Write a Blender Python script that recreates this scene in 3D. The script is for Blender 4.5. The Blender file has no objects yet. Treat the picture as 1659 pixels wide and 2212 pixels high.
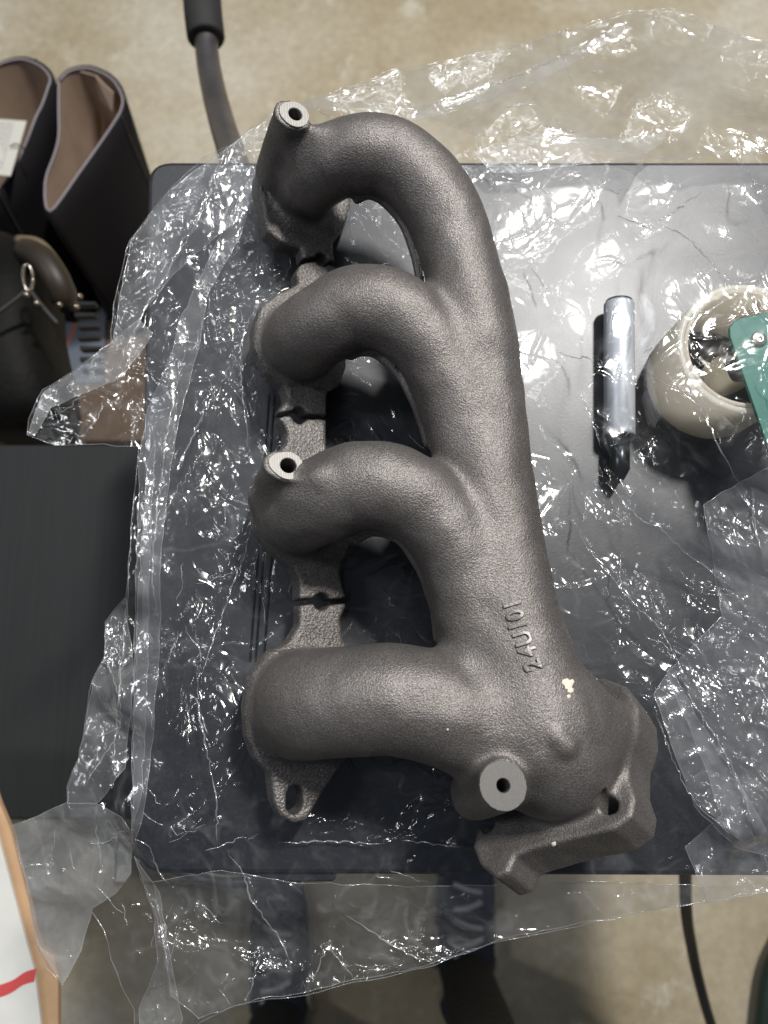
import bpy, bmesh, math, random
import numpy as np
from mathutils import Vector, Matrix, Quaternion

scene = bpy.context.scene
COL = scene.collection
# ---------------------------------------------------------------- camera, world, lamps
CAM_H = 0.42                      # camera above the tray top (z = 0)
TILT = math.radians(10)
FPX = 1106 / math.tan(math.radians(34))
cam_d = bpy.data.cameras.new('camera')
cam = bpy.data.objects.new('camera', cam_d)
COL.objects.link(cam)
cam.location = (0, 0, CAM_H)
cam.rotation_euler = (TILT, 0, 0)
cam_d.sensor_fit = 'VERTICAL'
cam_d.sensor_height = 36
cam_d.sensor_width = 27
cam_d.lens = 18 / math.tan(math.radians(34))
cam_d.clip_start = 0.01
cam_d.clip_end = 50
cam_d.dof.use_dof = True
cam_d.dof.focus_distance = 0.365
cam_d.dof.aperture_fstop = 8.5
scene.camera = cam

world = bpy.data.worlds.new('World')
scene.world = world
world.use_nodes = True
bgn = world.node_tree.nodes['Background']
bgn.inputs['Color'].default_value = (0.68, 0.80, 1.0, 1)
bgn.inputs['Strength'].default_value = 0.075


def area(name, loc, target, sx, sy, power, color=(1, 1, 1)):
    d = bpy.data.lights.new(name, 'AREA')
    d.shape = 'RECTANGLE'
    d.size, d.size_y = sx, sy
    d.energy = power
    d.color = color
    o = bpy.data.objects.new(name, d)
    COL.objects.link(o)
    o.location = loc
    v = Vector(target) - Vector(loc)
    o.rotation_euler = v.to_track_quat('-Z', 'Y').to_euler()
    return o


area('overhead_lamp', (0.72, 1.20, 2.1), (0, 0, 0), 0.12, 0.34, 72, (1.0, 0.97, 0.92))
area('overhead_lamp', (1.9, 0.5, 2.3), (0, 0, 0), 0.06, 0.5, 3, (0.95, 0.97, 1.0))
area('overhead_lamp', (-0.6, 1.5, 2.3), (0, 0, 0), 0.3, 0.05, 3, (0.95, 0.97, 1.0))
area('overhead_lamp', (-1.8, 0.5, 2.2), (0, 0, 0), 0.14, 1.0, 15, (0.95, 0.97, 1.0))
area('overhead_lamp', (0.1, 2.3, 2.2), (0, 0, 0), 1.2, 0.14, 5, (0.95, 0.97, 1.0))
for x_, y_, p_ in ((-2.0, 0.3, .8), (-1.6, 2.0, 2.0), (1.7, 1.9, 2.0), (-0.25, 1.15, 1.2), (0.25, 3.2, 3.0), (2.6, 1.2, 2.0)):  # extra small lamps, added to draw more glints from the film's creases
    area('overhead_lamp', (x_, y_, 2.35), (0, 0, 0), 0.07, 0.22, p_, (0.93, 0.96, 1.0))

scene.view_settings.view_transform = 'Standard'
scene.view_settings.look = 'None'
scene.view_settings.exposure = 0.0
scene.view_settings.gamma = 1.0
scene.cycles.transparent_max_bounces = 24
scene.cycles.max_bounces = 8
scene.cycles.caustics_reflective = False
scene.cycles.caustics_refractive = False

# ---------------------------------------------------------------- geometry of the view
ct, st = math.cos(TILT), math.sin(TILT)


def ray(u, v):
    x = (u - 829.5) / FPX
    y = -(v - 1106) / FPX
    # camera looks down -z, tilted towards +y
    return np.array([x, y * ct + st, y * st - ct]) if np.isscalar(u) else np.stack(
        [x, y * ct + st, y * st - ct], -1)


def P(u, v, z):
    """a point of the place: where the sight line through (u, v) meets height z"""
    if np.isscalar(u):
        d = ray(u, v)
        t = (z - CAM_H) / d[2]
        return np.array([d[0] * t, d[1] * t, z])
    d = ray(np.asarray(u, float), np.asarray(v, float))
    z = np.broadcast_to(z, d.shape[:-1])
    t = (z - CAM_H) / d[..., 2]
    return np.stack([d[..., 0] * t, d[..., 1] * t, z], -1)


def M(px, z):
    return px * (CAM_H - z) / FPX


def PV(u, v, z):
    return Vector(P(u, v, z))


# ---------------------------------------------------------------- helpers
def tag(o, label=None, cat=None, group=None, kind=None):
    for k, s in (('label', label), ('category', cat), ('group', group), ('kind', kind)):
        if s:
            o[k] = s
    return o


def empty(name, loc, label, cat, group=None):
    o = bpy.data.objects.new(name, None)
    COL.objects.link(o)
    o.location = loc
    o.empty_display_size = 0.02
    return tag(o, label, cat, group)


def link(name, me, mat, parent=None):
    o = bpy.data.objects.new(name, me)
    COL.objects.link(o)
    if mat is not None:
        me.materials.clear()
        me.materials.append(mat)
    if parent is not None:
        o.parent = parent
        o.matrix_parent_inverse = Matrix.Translation(parent.location).inverted() if parent.parent is None else \
            (Matrix.Translation(parent.parent.location)).inverted()
        # all meshes are written in world coordinates
        o.matrix_parent_inverse = Matrix.Identity(4)
        base = Vector((0, 0, 0))
        p = parent
        while p is not None:
            base += Vector(p.location)
            p = p.parent
        o.location = -base
    return o


def smooth(me, on=True):
    me.polygons.foreach_set('use_smooth', [on] * len(me.polygons))


def mesh_from(name, verts, faces, sm=False):
    me = bpy.data.meshes.new(name)
    me.from_pydata([tuple(map(float, v)) for v in verts], [], faces)
    me.update()
    if sm:
        smooth(me)
    return me


def grid_mesh(name, X, mask=None, sm=True):
    """X: (n, m, 3) array -> quad mesh"""
    n, m = X.shape[:2]
    idx = np.arange(n * m).reshape(n, m)
    q = np.stack([idx[:-1, :-1], idx[1:, :-1], idx[1:, 1:], idx[:-1, 1:]], -1)
    q = q[mask] if mask is not None else q.reshape(-1, 4)
    q = q.reshape(-1, 4)
    used = np.unique(q)
    remap = np.full(n * m, -1)
    remap[used] = np.arange(len(used))
    return fast_mesh(name, X.reshape(-1, 3)[used], remap[q], sm)


def fast_mesh(name, V, Q, sm=True):
    me = bpy.data.meshes.new(name)
    k = Q.shape[1]
    me.vertices.add(len(V))
    me.vertices.foreach_set('co', np.asarray(V, np.float32).ravel())
    me.loops.add(Q.size)
    me.loops.foreach_set('vertex_index', Q.ravel().astype(np.int32))
    me.polygons.add(len(Q))
    me.polygons.foreach_set('loop_start', np.arange(len(Q), dtype=np.int32) * k)
    me.update(calc_edges=True)
    me.validate()
    if sm:
        smooth(me)
    return me


def spline(pts, n=8):
    """Catmull-Rom through rows of pts"""
    p = np.asarray(pts, float)
    if len(p) < 3:
        t = np.linspace(0, 1, n + 1)[:, None]
        return p[0] * (1 - t) + p[-1] * t
    q = np.vstack([2 * p[0] - p[1], p, 2 * p[-1] - p[-2]])
    out = []
    for i in range(1, len(q) - 2):
        for t in np.arange(n) / n:
            a, b, c, d = q[i - 1], q[i], q[i + 1], q[i + 2]
            out.append(0.5 * ((2 * b) + (-a + c) * t + (2 * a - 5 * b + 4 * c - d) * t * t + (-a + 3 * b - 3 * c + d) * t ** 3))
    out.append(q[-2])
    return np.array(out)


def tube_mesh(name, path, r, seg=10, cap=True):
    path = np.asarray(path, float)
    n = len(path)
    r = np.broadcast_to(np.asarray(r, float), (n,))
    T = np.gradient(path, axis=0)
    T /= np.linalg.norm(T, axis=1)[:, None] + 1e-12
    up = np.array([0.0, 0.0, 1.0]) if abs(T[0][2]) < 0.9 else np.array([1.0, 0, 0])
    V = []
    N = np.cross(T[0], up)
    N /= np.linalg.norm(N)
    for i in range(n):
        N = N - T[i] * N.dot(T[i])
        N /= np.linalg.norm(N) + 1e-12
        B = np.cross(T[i], N)
        a = np.arange(seg) / seg * 2 * np.pi
        V.append(path[i] + r[i] * (np.cos(a)[:, None] * N + np.sin(a)[:, None] * B))
    V = np.concatenate(V)
    F = []
    for i in range(n - 1):
        for j in range(seg):
            k = (j + 1) % seg
            F.append((i * seg + j, i * seg + k, (i + 1) * seg + k, (i + 1) * seg + j))
    if cap:
        F.append(tuple(range(seg))[::-1])
        F.append(tuple((n - 1) * seg + j for j in range(seg)))
    me = mesh_from(name, V, F)
    me.polygons.foreach_set('use_smooth', [len(f) == 4 for f in F])
    return me


def prism(name, poly, z0, z1, bevel=0.0, hole=None):
    """poly: world xy list -> slab between z0 and z1"""
    bm = bmesh.new()
    vs = [bm.verts.new((x, y, z0)) for x, y in poly]
    f = bm.faces.new(vs)
    f.normal_update()
    if f.normal.z > 0:
        f.normal_flip()
    ret = bmesh.ops.extrude_face_region(bm, geom=[f])
    for g in ret['geom']:
        if isinstance(g, bmesh.types.BMVert):
            g.co.z = z1
    bmesh.ops.recalc_face_normals(bm, faces=bm.faces)
    if bevel:
        bmesh.ops.bevel(bm, geom=[e for e in bm.edges], offset=bevel, segments=3, affect='EDGES', profile=0.5)
    me = bpy.data.meshes.new(name)
    bm.to_mesh(me)
    bm.free()
    return me


def loft(name, rings, cap0=False, cap1=False, sm=True):
    """rings: list of (k,3) arrays, closed"""
    k = len(rings[0])
    V = np.concatenate(rings)
    F = []
    for i in range(len(rings) - 1):
        for j in range(k):
            j2 = (j + 1) % k
            F.append((i * k + j, i * k + j2, (i + 1) * k + j2, (i + 1) * k + j))
    if cap0:
        F.append(tuple(range(k))[::-1])
    if cap1:
        F.append(tuple((len(rings) - 1) * k + j for j in range(k)))
    me = mesh_from(name, V, F)
    bm = bmesh.new()
    bm.from_mesh(me)
    bmesh.ops.recalc_face_normals(bm, faces=bm.faces)
    bm.to_mesh(me)
    bm.free()
    if sm:
        smooth(me)
    return me


# ---------------------------------------------------------------- numpy noise
def hash2(ix, iy, seed):
    h = (ix.astype(np.int64) * 374761393 + iy.astype(np.int64) * 668265263 + seed * 974634777) & 0xffffffff
    h = ((h ^ (h >> 13)) * 1274126177) & 0xffffffff
    h = (h ^ (h >> 16)) & 0xffffffff
    h = (h * 2246822519) & 0xffffffff
    h = h ^ (h >> 15)
    return (h & 0xffffff) / float(0xffffff)


def vnoise(x, y, cell, seed):
    x = x / cell
    y = y / cell
    ix, iy = np.floor(x), np.floor(y)
    fx, fy = x - ix, y - iy
    fx = fx * fx * fx * (fx * (fx * 6 - 15) + 10)
    fy = fy * fy * fy * (fy * (fy * 6 - 15) + 10)
    ix = ix.astype(int)
    iy = iy.astype(int)
    a, b = hash2(ix, iy, seed), hash2(ix + 1, iy, seed)
    c, d = hash2(ix, iy + 1, seed), hash2(ix + 1, iy + 1, seed)
    return (a * (1 - fx) + b * fx) * (1 - fy) + (c * (1 - fx) + d * fx) * fy


def f1sq(x, y, cell, seed):
    x = x / cell
    y = y / cell
    ix, iy = np.floor(x).astype(int), np.floor(y).astype(int)
    best = np.full(x.shape, 1e9)
    for dx in (-1, 0, 1):
        for dy in (-1, 0, 1):
            jx, jy = ix + dx, iy + dy
            sx = jx + hash2(jx, jy, seed)
            sy = jy + hash2(jx, jy, seed + 71)
            best = np.minimum(best, (x - sx) ** 2 + (y - sy) ** 2)
    return best


def crumple(x, y, cell, seed):
    """piecewise flat facets with straight creases; slopes of about 1"""
    return (f1sq(x, y, cell, seed) - f1sq(x, y, cell, seed + 13)) * cell * 0.5


# ---------------------------------------------------------------- materials
def mat(name):
    m = bpy.data.materials.new(name)
    m.use_nodes = True
    nt = m.node_tree
    b = nt.nodes['Principled BSDF']
    return m, nt, b


def N(nt, typ, **kw):
    n = nt.nodes.new(typ)
    for k, v in kw.items():
        setattr(n, k, v)
    return n


def noise(nt, scale, detail=3, rough=0.5, dist=0.0, vec=None):
    n = N(nt, 'ShaderNodeTexNoise')
    n.inputs['Scale'].default_value = scale
    n.inputs['Detail'].default_value = detail
    n.inputs['Roughness'].default_value = rough
    n.inputs['Distortion'].default_value = dist
    if vec is None:
        tc = N(nt, 'ShaderNodeTexCoord')
        vec = tc.outputs['Object']
    nt.links.new(vec, n.inputs['Vector'])
    return n


def ramp(nt, src, stops):
    r = N(nt, 'ShaderNodeValToRGB')
    e = r.color_ramp.elements
    while len(e) < len(stops):
        e.new(0.5)
    for i, (p, c) in enumerate(stops):
        e[i].position = p
        e[i].color = (c, c, c, 1) if not hasattr(c, '__len__') else (*c, 1)
    nt.links.new(src, r.inputs['Fac'])
    return r


def bump(nt, h, strength, dist, nrm=None):
    b = N(nt, 'ShaderNodeBump')
    b.inputs['Strength'].default_value = strength
    b.inputs['Distance'].default_value = dist
    nt.links.new(h, b.inputs['Height'])
    if nrm is not None:
        nt.links.new(nrm, b.inputs['Normal'])
    return b


def simple(name, col, rough=0.5, metal=0.0, spec=0.5, var=0.0, vscale=60, bmp=0.0, bscale=400, bdist=0.0005):
    m, nt, b = mat(name)
    b.inputs['Base Color'].default_value = (*col, 1)
    b.inputs['Roughness'].default_value = rough
    b.inputs['Metallic'].default_value = metal
    b.inputs['Specular IOR Level'].default_value = spec
    if var:
        n = noise(nt, vscale, 4, 0.6)
        r = ramp(nt, n.outputs['Fac'], [(0.3, tuple(c * (1 - var) for c in col)), (0.7, tuple(min(1, c * (1 + var)) for c in col))])
        nt.links.new(r.outputs['Color'], b.inputs['Base Color'])
    if bmp:
        n = noise(nt, bscale, 3, 0.6)
        bb = bump(nt, n.outputs['Fac'], bmp, bdist)
        nt.links.new(bb.outputs['Normal'], b.inputs['Normal'])
    return m


def cast_iron(name, coarse):
    """sand-cast skin: grains about a millimetre across"""
    m, nt, b = mat(name)
    sc = 0.62 if coarse else 1.0
    n1 = noise(nt, 1300 * sc, 2.0, 0.6)
    n2 = noise(nt, 22, 4, 0.65)
    n3 = noise(nt, 420 * sc, 2, 0.5)
    r = ramp(nt, n2.outputs['Fac'], [(0.3, (0.160, 0.146, 0.138)), (0.55, (0.196, 0.182, 0.174)), (0.75, (0.230, 0.215, 0.207))])
    r3 = ramp(nt, n1.outputs['Fac'], [(0.34, 0.7), (0.5, 0.97), (0.68, 1.35)])
    mx = N(nt, 'ShaderNodeMix', data_type='RGBA', blend_type='MULTIPLY')
    mx.inputs['Factor'].default_value = 1.0
    nt.links.new(r.outputs['Color'], mx.inputs['A'])
    nt.links.new(r3.outputs['Color'], mx.inputs['B'])
    nt.links.new(mx.outputs['Result'], b.inputs['Base Color'])
    b.inputs['Metallic'].default_value = 0.6
    b.inputs['Roughness'].default_value = 0.46
    ad = N(nt, 'ShaderNodeMath', operation='MULTIPLY_ADD')
    nt.links.new(n3.outputs['Fac'], ad.inputs[0])
    ad.inputs[1].default_value = 0.4
    nt.links.new(n1.outputs['Fac'], ad.inputs[2])
    bb = bump(nt, ad.outputs[0], 0.55, 0.00075 if not coarse else 0.0017)
    nt.links.new(bb.outputs['Normal'], b.inputs['Normal'])
    return m


def film(name, milk, tint=(0.97, 0.975, 0.985), bs=1.0, refl=1.0):
    """thin clear polythene: see-through, mirror glints, a little milky scatter"""
    m = bpy.data.materials.new(name)
    m.use_nodes = True
    nt = m.node_tree
    nt.nodes.clear()
    out = N(nt, 'ShaderNodeOutputMaterial')
    tr = N(nt, 'ShaderNodeBsdfTransparent')
    tr.inputs['Color'].default_value = (*tint, 1)
    gl = N(nt, 'ShaderNodeBsdfGlossy')
    gl.inputs['Roughness'].default_value = 0.14
    gl.inputs['Color'].default_value = (1, 1, 1, 1)
    df = N(nt, 'ShaderNodeBsdfDiffuse')
    df.inputs['Color'].default_value = (0.83, 0.85, 0.88, 1)
    tl = N(nt, 'ShaderNodeBsdfTranslucent')
    tl.inputs['Color'].default_value = (0.83, 0.85, 0.88, 1)
    sc = N(nt, 'ShaderNodeMixShader')
    sc.inputs[0].default_value = 0.4
    nt.links.new(df.outputs[0], sc.inputs[1])
    nt.links.new(tl.outputs[0], sc.inputs[2])
    # milkiness varies in clouds and streaks
    n = noise(nt, 34, 5, 0.65, 0.6)
    r = ramp(nt, n.outputs['Fac'], [(0.35, milk * 0.45), (0.62, milk * 1.2), (0.85, milk * 2.4)])
    m1 = N(nt, 'ShaderNodeMixShader')
    nt.links.new(r.outputs['Color'], m1.inputs[0])
    nt.links.new(tr.outputs[0], m1.inputs[1])
    nt.links.new(sc.outputs[0], m1.inputs[2])
    # Fresnel of a thin sheet, the same from both sides
    ge = N(nt, 'ShaderNodeNewGeometry')
    dt = N(nt, 'ShaderNodeVectorMath', operation='DOT_PRODUCT')
    nt.links.new(ge.outputs['Incoming'], dt.inputs[0])
    nt.links.new(ge.outputs['Normal'], dt.inputs[1])
    ab = N(nt, 'ShaderNodeMath', operation='ABSOLUTE')
    nt.links.new(dt.outputs['Value'], ab.inputs[0])
    om = N(nt, 'ShaderNodeMath', operation='SUBTRACT')
    om.inputs[0].default_value = 1.0
    nt.links.new(ab.outputs[0], om.inputs[1])
    pw = N(nt, 'ShaderNodeMath', operation='POWER')
    nt.links.new(om.outputs[0], pw.inputs[0])
    pw.inputs[1].default_value = 4.0
    mu = N(nt, 'ShaderNodeMath', operation='MULTIPLY_ADD')
    mu.use_clamp = True
    nt.links.new(pw.outputs[0], mu.inputs[0])
    mu.inputs[1].default_value = 0.4
    mu.inputs[2].default_value = 0.07 * refl
    m2 = N(nt, 'ShaderNodeMixShader')
    nt.links.new(mu.outputs[0], m2.inputs[0])
    nt.links.new(m1.outputs[0], m2.inputs[1])
    nt.links.new(gl.outputs[0], m2.inputs[2])
    nt.links.new(m2.outputs[0], out.inputs[0])
    # fine wrinkles
    n1 = noise(nt, 170, 2, 0.5, 0.8)
    n2 = noise(nt, 45, 2, 0.5, 0.8)
    ad = N(nt, 'ShaderNodeMath', operation='MULTIPLY_ADD')
    nt.links.new(n2.outputs['Fac'], ad.inputs[0])
    ad.inputs[1].default_value = 2.0
    ad.inputs[2].default_value = 0
    hsum = ad.outputs[0]
    lines = None
    for k_, (sc_, w_, dist_, a_) in enumerate(((17, 26.0, 1.6, 1.6), (42, 15.0, 1.0, 1.0), (90, 9.0, .7, .55))):
        nn = noise(nt, sc_, 1.5, 0.5, dist_)
        s1 = N(nt, 'ShaderNodeMath', operation='SUBTRACT')
        nt.links.new(nn.outputs['Fac'], s1.inputs[0])
        s1.inputs[1].default_value = 0.5 + .03 * k_
        s2 = N(nt, 'ShaderNodeMath', operation='ABSOLUTE')
        nt.links.new(s1.outputs[0], s2.inputs[0])
        s3 = N(nt, 'ShaderNodeMath', operation='MULTIPLY_ADD')
        nt.links.new(s2.outputs[0], s3.inputs[0])
        s3.inputs[1].default_value = -w_
        s3.inputs[2].default_value = 1.0
        s4 = N(nt, 'ShaderNodeMath', operation='MAXIMUM')
        nt.links.new(s3.outputs[0], s4.inputs[0])
        s4.inputs[1].default_value = 0.0
        # each wrinkle comes and goes along its length
        gate = noise(nt, sc_ * 1.3 + 7, 1, 0.5)
        gr = ramp(nt, gate.outputs['Fac'], [(0.45, 0.0), (0.62, a_)])
        s5 = N(nt, 'ShaderNodeMath', operation='MULTIPLY')
        nt.links.new(s4.outputs[0], s5.inputs[0])
        nt.links.new(gr.outputs['Color'], s5.inputs[1])
        s6 = N(nt, 'ShaderNodeMath', operation='ADD')
        nt.links.new(s5.outputs[0], s6.inputs[0])
        nt.links.new(hsum, s6.inputs[1])
        hsum = s6.outputs[0]
        if lines is None:
            lines = s5.outputs[0]
        else:
            s7 = N(nt, 'ShaderNodeMath', operation='ADD')
            nt.links.new(lines, s7.inputs[0])
            nt.links.new(s5.outputs[0], s7.inputs[1])
            lines = s7.outputs[0]
    bb = bump(nt, hsum, 0.3, 0.0011 * bs)
    # creased film scatters more
    ml = N(nt, 'ShaderNodeMath', operation='MULTIPLY_ADD')
    ml.use_clamp = True
    nt.links.new(lines, ml.inputs[0])
    ml.inputs[1].default_value = 0.045
    nt.links.new(r.outputs['Color'], ml.inputs[2])
    nt.links.new(ml.outputs[0], m1.inputs[0])
    for s in (gl,):
        nt.links.new(bb.outputs['Normal'], s.inputs['Normal'])
    return m


IRON = cast_iron('sand_cast_iron', False)
IRON_C = cast_iron('coarse_cast_iron', True)
FILM = film('clear_film', 0.014, bs=.55, refl=.7)
FILM15 = film('hazy_film', 0.050)
FILM2 = film('folded_film', 0.15, bs=1.2)
FILM3 = film('milky_film', 0.24, bs=0.8, refl=0.8)
CREASE_M = film('creased_film', 0.32, refl=2.5)
FILM_EDGE = film('film_edge', 0.2, refl=1.2)


def tray_mat():
    m, nt, b = mat('black_tray_plastic')
    b.inputs['Base Color'].default_value = (0.022, 0.024, 0.028, 1)
    n = noise(nt, 9, 4, 0.6)
    r = ramp(nt, n.outputs['Fac'], [(0.3, 0.39), (0.7, 0.43)])
    nt.links.new(r.outputs['Color'], b.inputs['Roughness'])
    b.inputs['Specular IOR Level'].default_value = 0.85
    n2 = noise(nt, 900, 3, 0.6)
    bb = bump(nt, n2.outputs['Fac'], 0.15, 0.0003)
    nt.links.new(bb.outputs['Normal'], b.inputs['Normal'])
    # dusty specks
    n3 = noise(nt, 420, 3, 0.7)
    r3 = ramp(nt, n3.outputs['Fac'], [(0.55, (0.008, 0.010, 0.015)), (0.78, (0.035, 0.038, 0.042))])
    nt.links.new(r3.outputs['Color'], b.inputs['Base Color'])
    return m


TRAY = tray_mat()


def floor_mat():
    m, nt, b = mat('stained_concrete')
    n1 = noise(nt, 2.6, 5, 0.62, 0.4)
    n2 = noise(nt, 10, 8, 0.75, 0.2)
    n3 = noise(nt, 60, 4, 0.7)
    r1 = ramp(nt, n1.outputs['Fac'], [(0.32, (0.44, 0.36, 0.23)), (0.5, (0.54, 0.465, 0.33)), (0.66, (0.66, 0.60, 0.48))])
    r2 = ramp(nt, n2.outputs['Fac'], [(0.55, 0.0), (0.66, 0.75)])
    mx = N(nt, 'ShaderNodeMix', data_type='RGBA')
    nt.links.new(r2.outputs['Color'], mx.inputs['Factor'])
    nt.links.new(r1.outputs['Color'], mx.inputs['A'])
    mx.inputs['B'].default_value = (0.72, 0.68, 0.56, 1)
    r3 = ramp(nt, n3.outputs['Fac'], [(0.3, 0.86), (0.7, 1.1)])
    mx2 = N(nt, 'ShaderNodeMix', data_type='RGBA', blend_type='MULTIPLY')
    mx2.inputs['Factor'].default_value = 1
    nt.links.new(mx.outputs['Result'], mx2.inputs['A'])
    nt.links.new(r3.outputs['Color'], mx2.inputs['B'])
    nt.links.new(mx2.outputs['Result'], b.inputs['Base Color'])
    b.inputs['Roughness'].default_value = 0.55
    return m


FLOOR_Z = -0.93

# ---------------------------------------------------------------- floor
fl = mesh_from('floor', [(-6, -6, FLOOR_Z), (6, -6, FLOOR_Z), (6, 6, FLOOR_Z), (-6, 6, FLOOR_Z)], [(0, 1, 2, 3)])
tag(link('floor', fl, floor_mat()), kind='structure')

# ---------------------------------------------------------------- black tray on its stand
def rounded_rect(x0, y0, x1, y1, r, k=8):
    out = []
    for cx, cy, a0 in ((x1 - r, y1 - r, 0), (x0 + r, y1 - r, 90), (x0 + r, y0 + r, 180), (x1 - r, y0 + r, 270)):
        for i in range(k + 1):
            a = math.radians(a0 + 90 * i / k)
            out.append((cx + r * math.cos(a), cy + r * math.sin(a)))
    return out


pl = P(287, 1500, 0)[0]
pt_ = P(900, 352, 0)[1]
pb = P(800, 1897, 0)[1]
pr = pl + 0.60
tray = empty('tray_table', ((pl + pr) / 2, (pt_ + pb) / 2, FLOOR_Z), 'black plastic work tray with rounded corners holding the iron casting', 'tray')


def rounded_poly(pts, r, k=7):
    out = []
    p = [np.array(q, float)[:2] for q in pts]
    for i in range(len(p)):
        a, b, c = p[i - 1], p[i], p[(i + 1) % len(p)]
        d1, d2 = (a - b) / np.linalg.norm(a - b), (c - b) / np.linalg.norm(c - b)
        s0, s1 = b + d1 * r, b + d2 * r
        for t in np.linspace(0, 1, k):
            out.append(tuple((1 - t) ** 2 * s0 + 2 * t * (1 - t) * b + t * t * s1))
    return out


tl, bl = P(316, 341, 0), P(286, 1893, 0)
top = prism('tray_top', rounded_poly([(pr, tl[1]), tl, bl, (pr, bl[1] - .002)], .015), -0.028, -0.003, 0.003)
link('tray_top', top, TRAY, tray)
# two shallow latch blocks under the front edge
for u0, u1 in ((520, 725),):
    a, b_ = P(u0, 1900, 0)[0], P(u1, 1900, 0)[0]
    link('latch', prism('latch', rounded_rect(a, pb - 0.0035, b_, pb + 0.004, 0.003, 4), -0.026, -0.006, 0.001), TRAY, tray)
# ribs moulded into the left margin
for uu in (560, 572, 590):
    a = P(uu + 20, 850, 0)
    c = P(uu - 22, 1430, 0)
    link('rib', tube_mesh('rib', np.array([[a[0], a[1], -0.0030], [c[0], c[1], -0.0030]]), 0.0007, 6), TRAY, tray)
steel = simple('dull_steel', (0.32, 0.32, 0.34), 0.32, 1.0)
for sx, sy in ((pl + 0.09, pt_ - 0.05), (pr - 0.06, pt_ - 0.05), (pr - 0.06, pb + 0.09)):
    link('leg', tube_mesh('leg', np.array([[sx, sy, -0.03], [sx, sy, FLOOR_Z]]), 0.012, 12), steel, tray)
rl = spline([P(300, 1845, -.10), P(400, 1885, -.10), P(500, 1905, -.10), P(640, 1880, -.10), P(760, 1800, -.10)], 8)
link('under_rail', tube_mesh('under_rail', rl, 0.004, 10), steel, tray)

# ================================================================ the casting
VOX = 0.00115
lo = np.array([P(480, 1900, 0.06)[0] - .01, P(1119, 1990, 0)[1] - .012, -0.002])
hi = np.array([P(1440, 1700, 0.0)[0] + .03, P(700, 180, 0.05)[1] + .015, 0.112])
dims = np.ceil((hi - lo) / VOX).astype(int)
gx = (lo[0] + VOX * np.arange(dims[0])).astype(np.float32)
gy = (lo[1] + VOX * np.arange(dims[1])).astype(np.float32)
gz = (lo[2] + VOX * np.arange(dims[2])).astype(np.float32)
D = np.full(dims, 1.0, np.float32)
RAW = np.full(dims, 1.0, np.float32)
LAB = np.zeros(dims, np.uint8)


def box_of(pmin, pmax):
    a = np.maximum(np.floor((np.array(pmin) - lo) / VOX).astype(int), 0)
    b = np.minimum(np.ceil((np.array(pmax) - lo) / VOX).astype(int) + 1, dims)
    return tuple(slice(int(a[i]), int(b[i])) for i in range(3))


def coords(s):
    return gx[s[0]][:, None, None], gy[s[1]][None, :, None], gz[s[2]][None, None, :]


def smin(a, b, k):
    h = np.clip(0.5 + 0.5 * (b - a) / k, 0, 1)
    return b * (1 - h) + a * h - k * h * (1 - h)


def smax(a, b, k):
    return -smin(-a, -b, k)


def add(s, d, k, lab):
    Dv, Rv, Lv = D[s], RAW[s], LAB[s]
    m = d < Rv
    Lv[m] = lab
    Rv[m] = d[m]
    D[s] = smin(Dv, d, k)


def chain(nodes, k, lab, n=6, margin=0.016, flat=None):
    """nodes rows: u, v, z, radius in px"""
    nd = np.array([[*P(u, v, z), M(r, z)] for u, v, z, r in nodes])
    sp = spline(nd, n)
    R = sp[:, 3].max() + margin
    s = box_of(sp[:, :3].min(0) - R, sp[:, :3].max(0) + R)
    X, Y, Z = coords(s)
    d = np.full(D[s].shape, 1.0, np.float32)
    for i in range(len(sp) - 1):
        a, b = sp[i, :3], sp[i + 1, :3]
        ra, rb = sp[i, 3], sp[i + 1, 3]
        rm = max(ra, rb) + margin
        pmin, pmax = np.minimum(a, b) - rm, np.maximum(a, b) + rm
        t = box_of(pmin, pmax)
        loc = tuple(slice(t[q].start - s[q].start, t[q].stop - s[q].start) for q in range(3))
        if min(l.stop - l.start for l in loc) <= 0:
            continue
        x, y, z = coords(t)
        ab = b - a
        L2 = ab.dot(ab) + 1e-12
        h = np.clip(((x - a[0]) * ab[0] + (y - a[1]) * ab[1] + (z - a[2]) * ab[2]) / L2, 0, 1)
        dd = np.sqrt((x - a[0] - h * ab[0]) ** 2 + (y - a[1] - h * ab[1]) ** 2 + (z - a[2] - h * ab[2]) ** 2) - (ra + (rb - ra) * h)
        d[loc] = np.minimum(d[loc], dd.astype(np.float32))
    add(s, d, k, lab)
    return nd


PT = math.radians(26)
n_pl = np.array([math.sin(PT), 0.02, math.cos(PT)])
n_pl /= np.linalg.norm(n_pl)
c_pl = P(640, 1100, 0.028)


def on_plane(u, v, c, n):
    d = ray(u, v)
    o = np.array([0, 0, CAM_H])
    t = (c - o).dot(n) / d.dot(n)
    return o + d * t


def frame(n):
    e1 = np.array([0, 1.0, 0])
    e1 = e1 - n * e1.dot(n)
    e1 /= np.linalg.norm(e1)
    return np.cross(e1, n), e1


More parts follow.
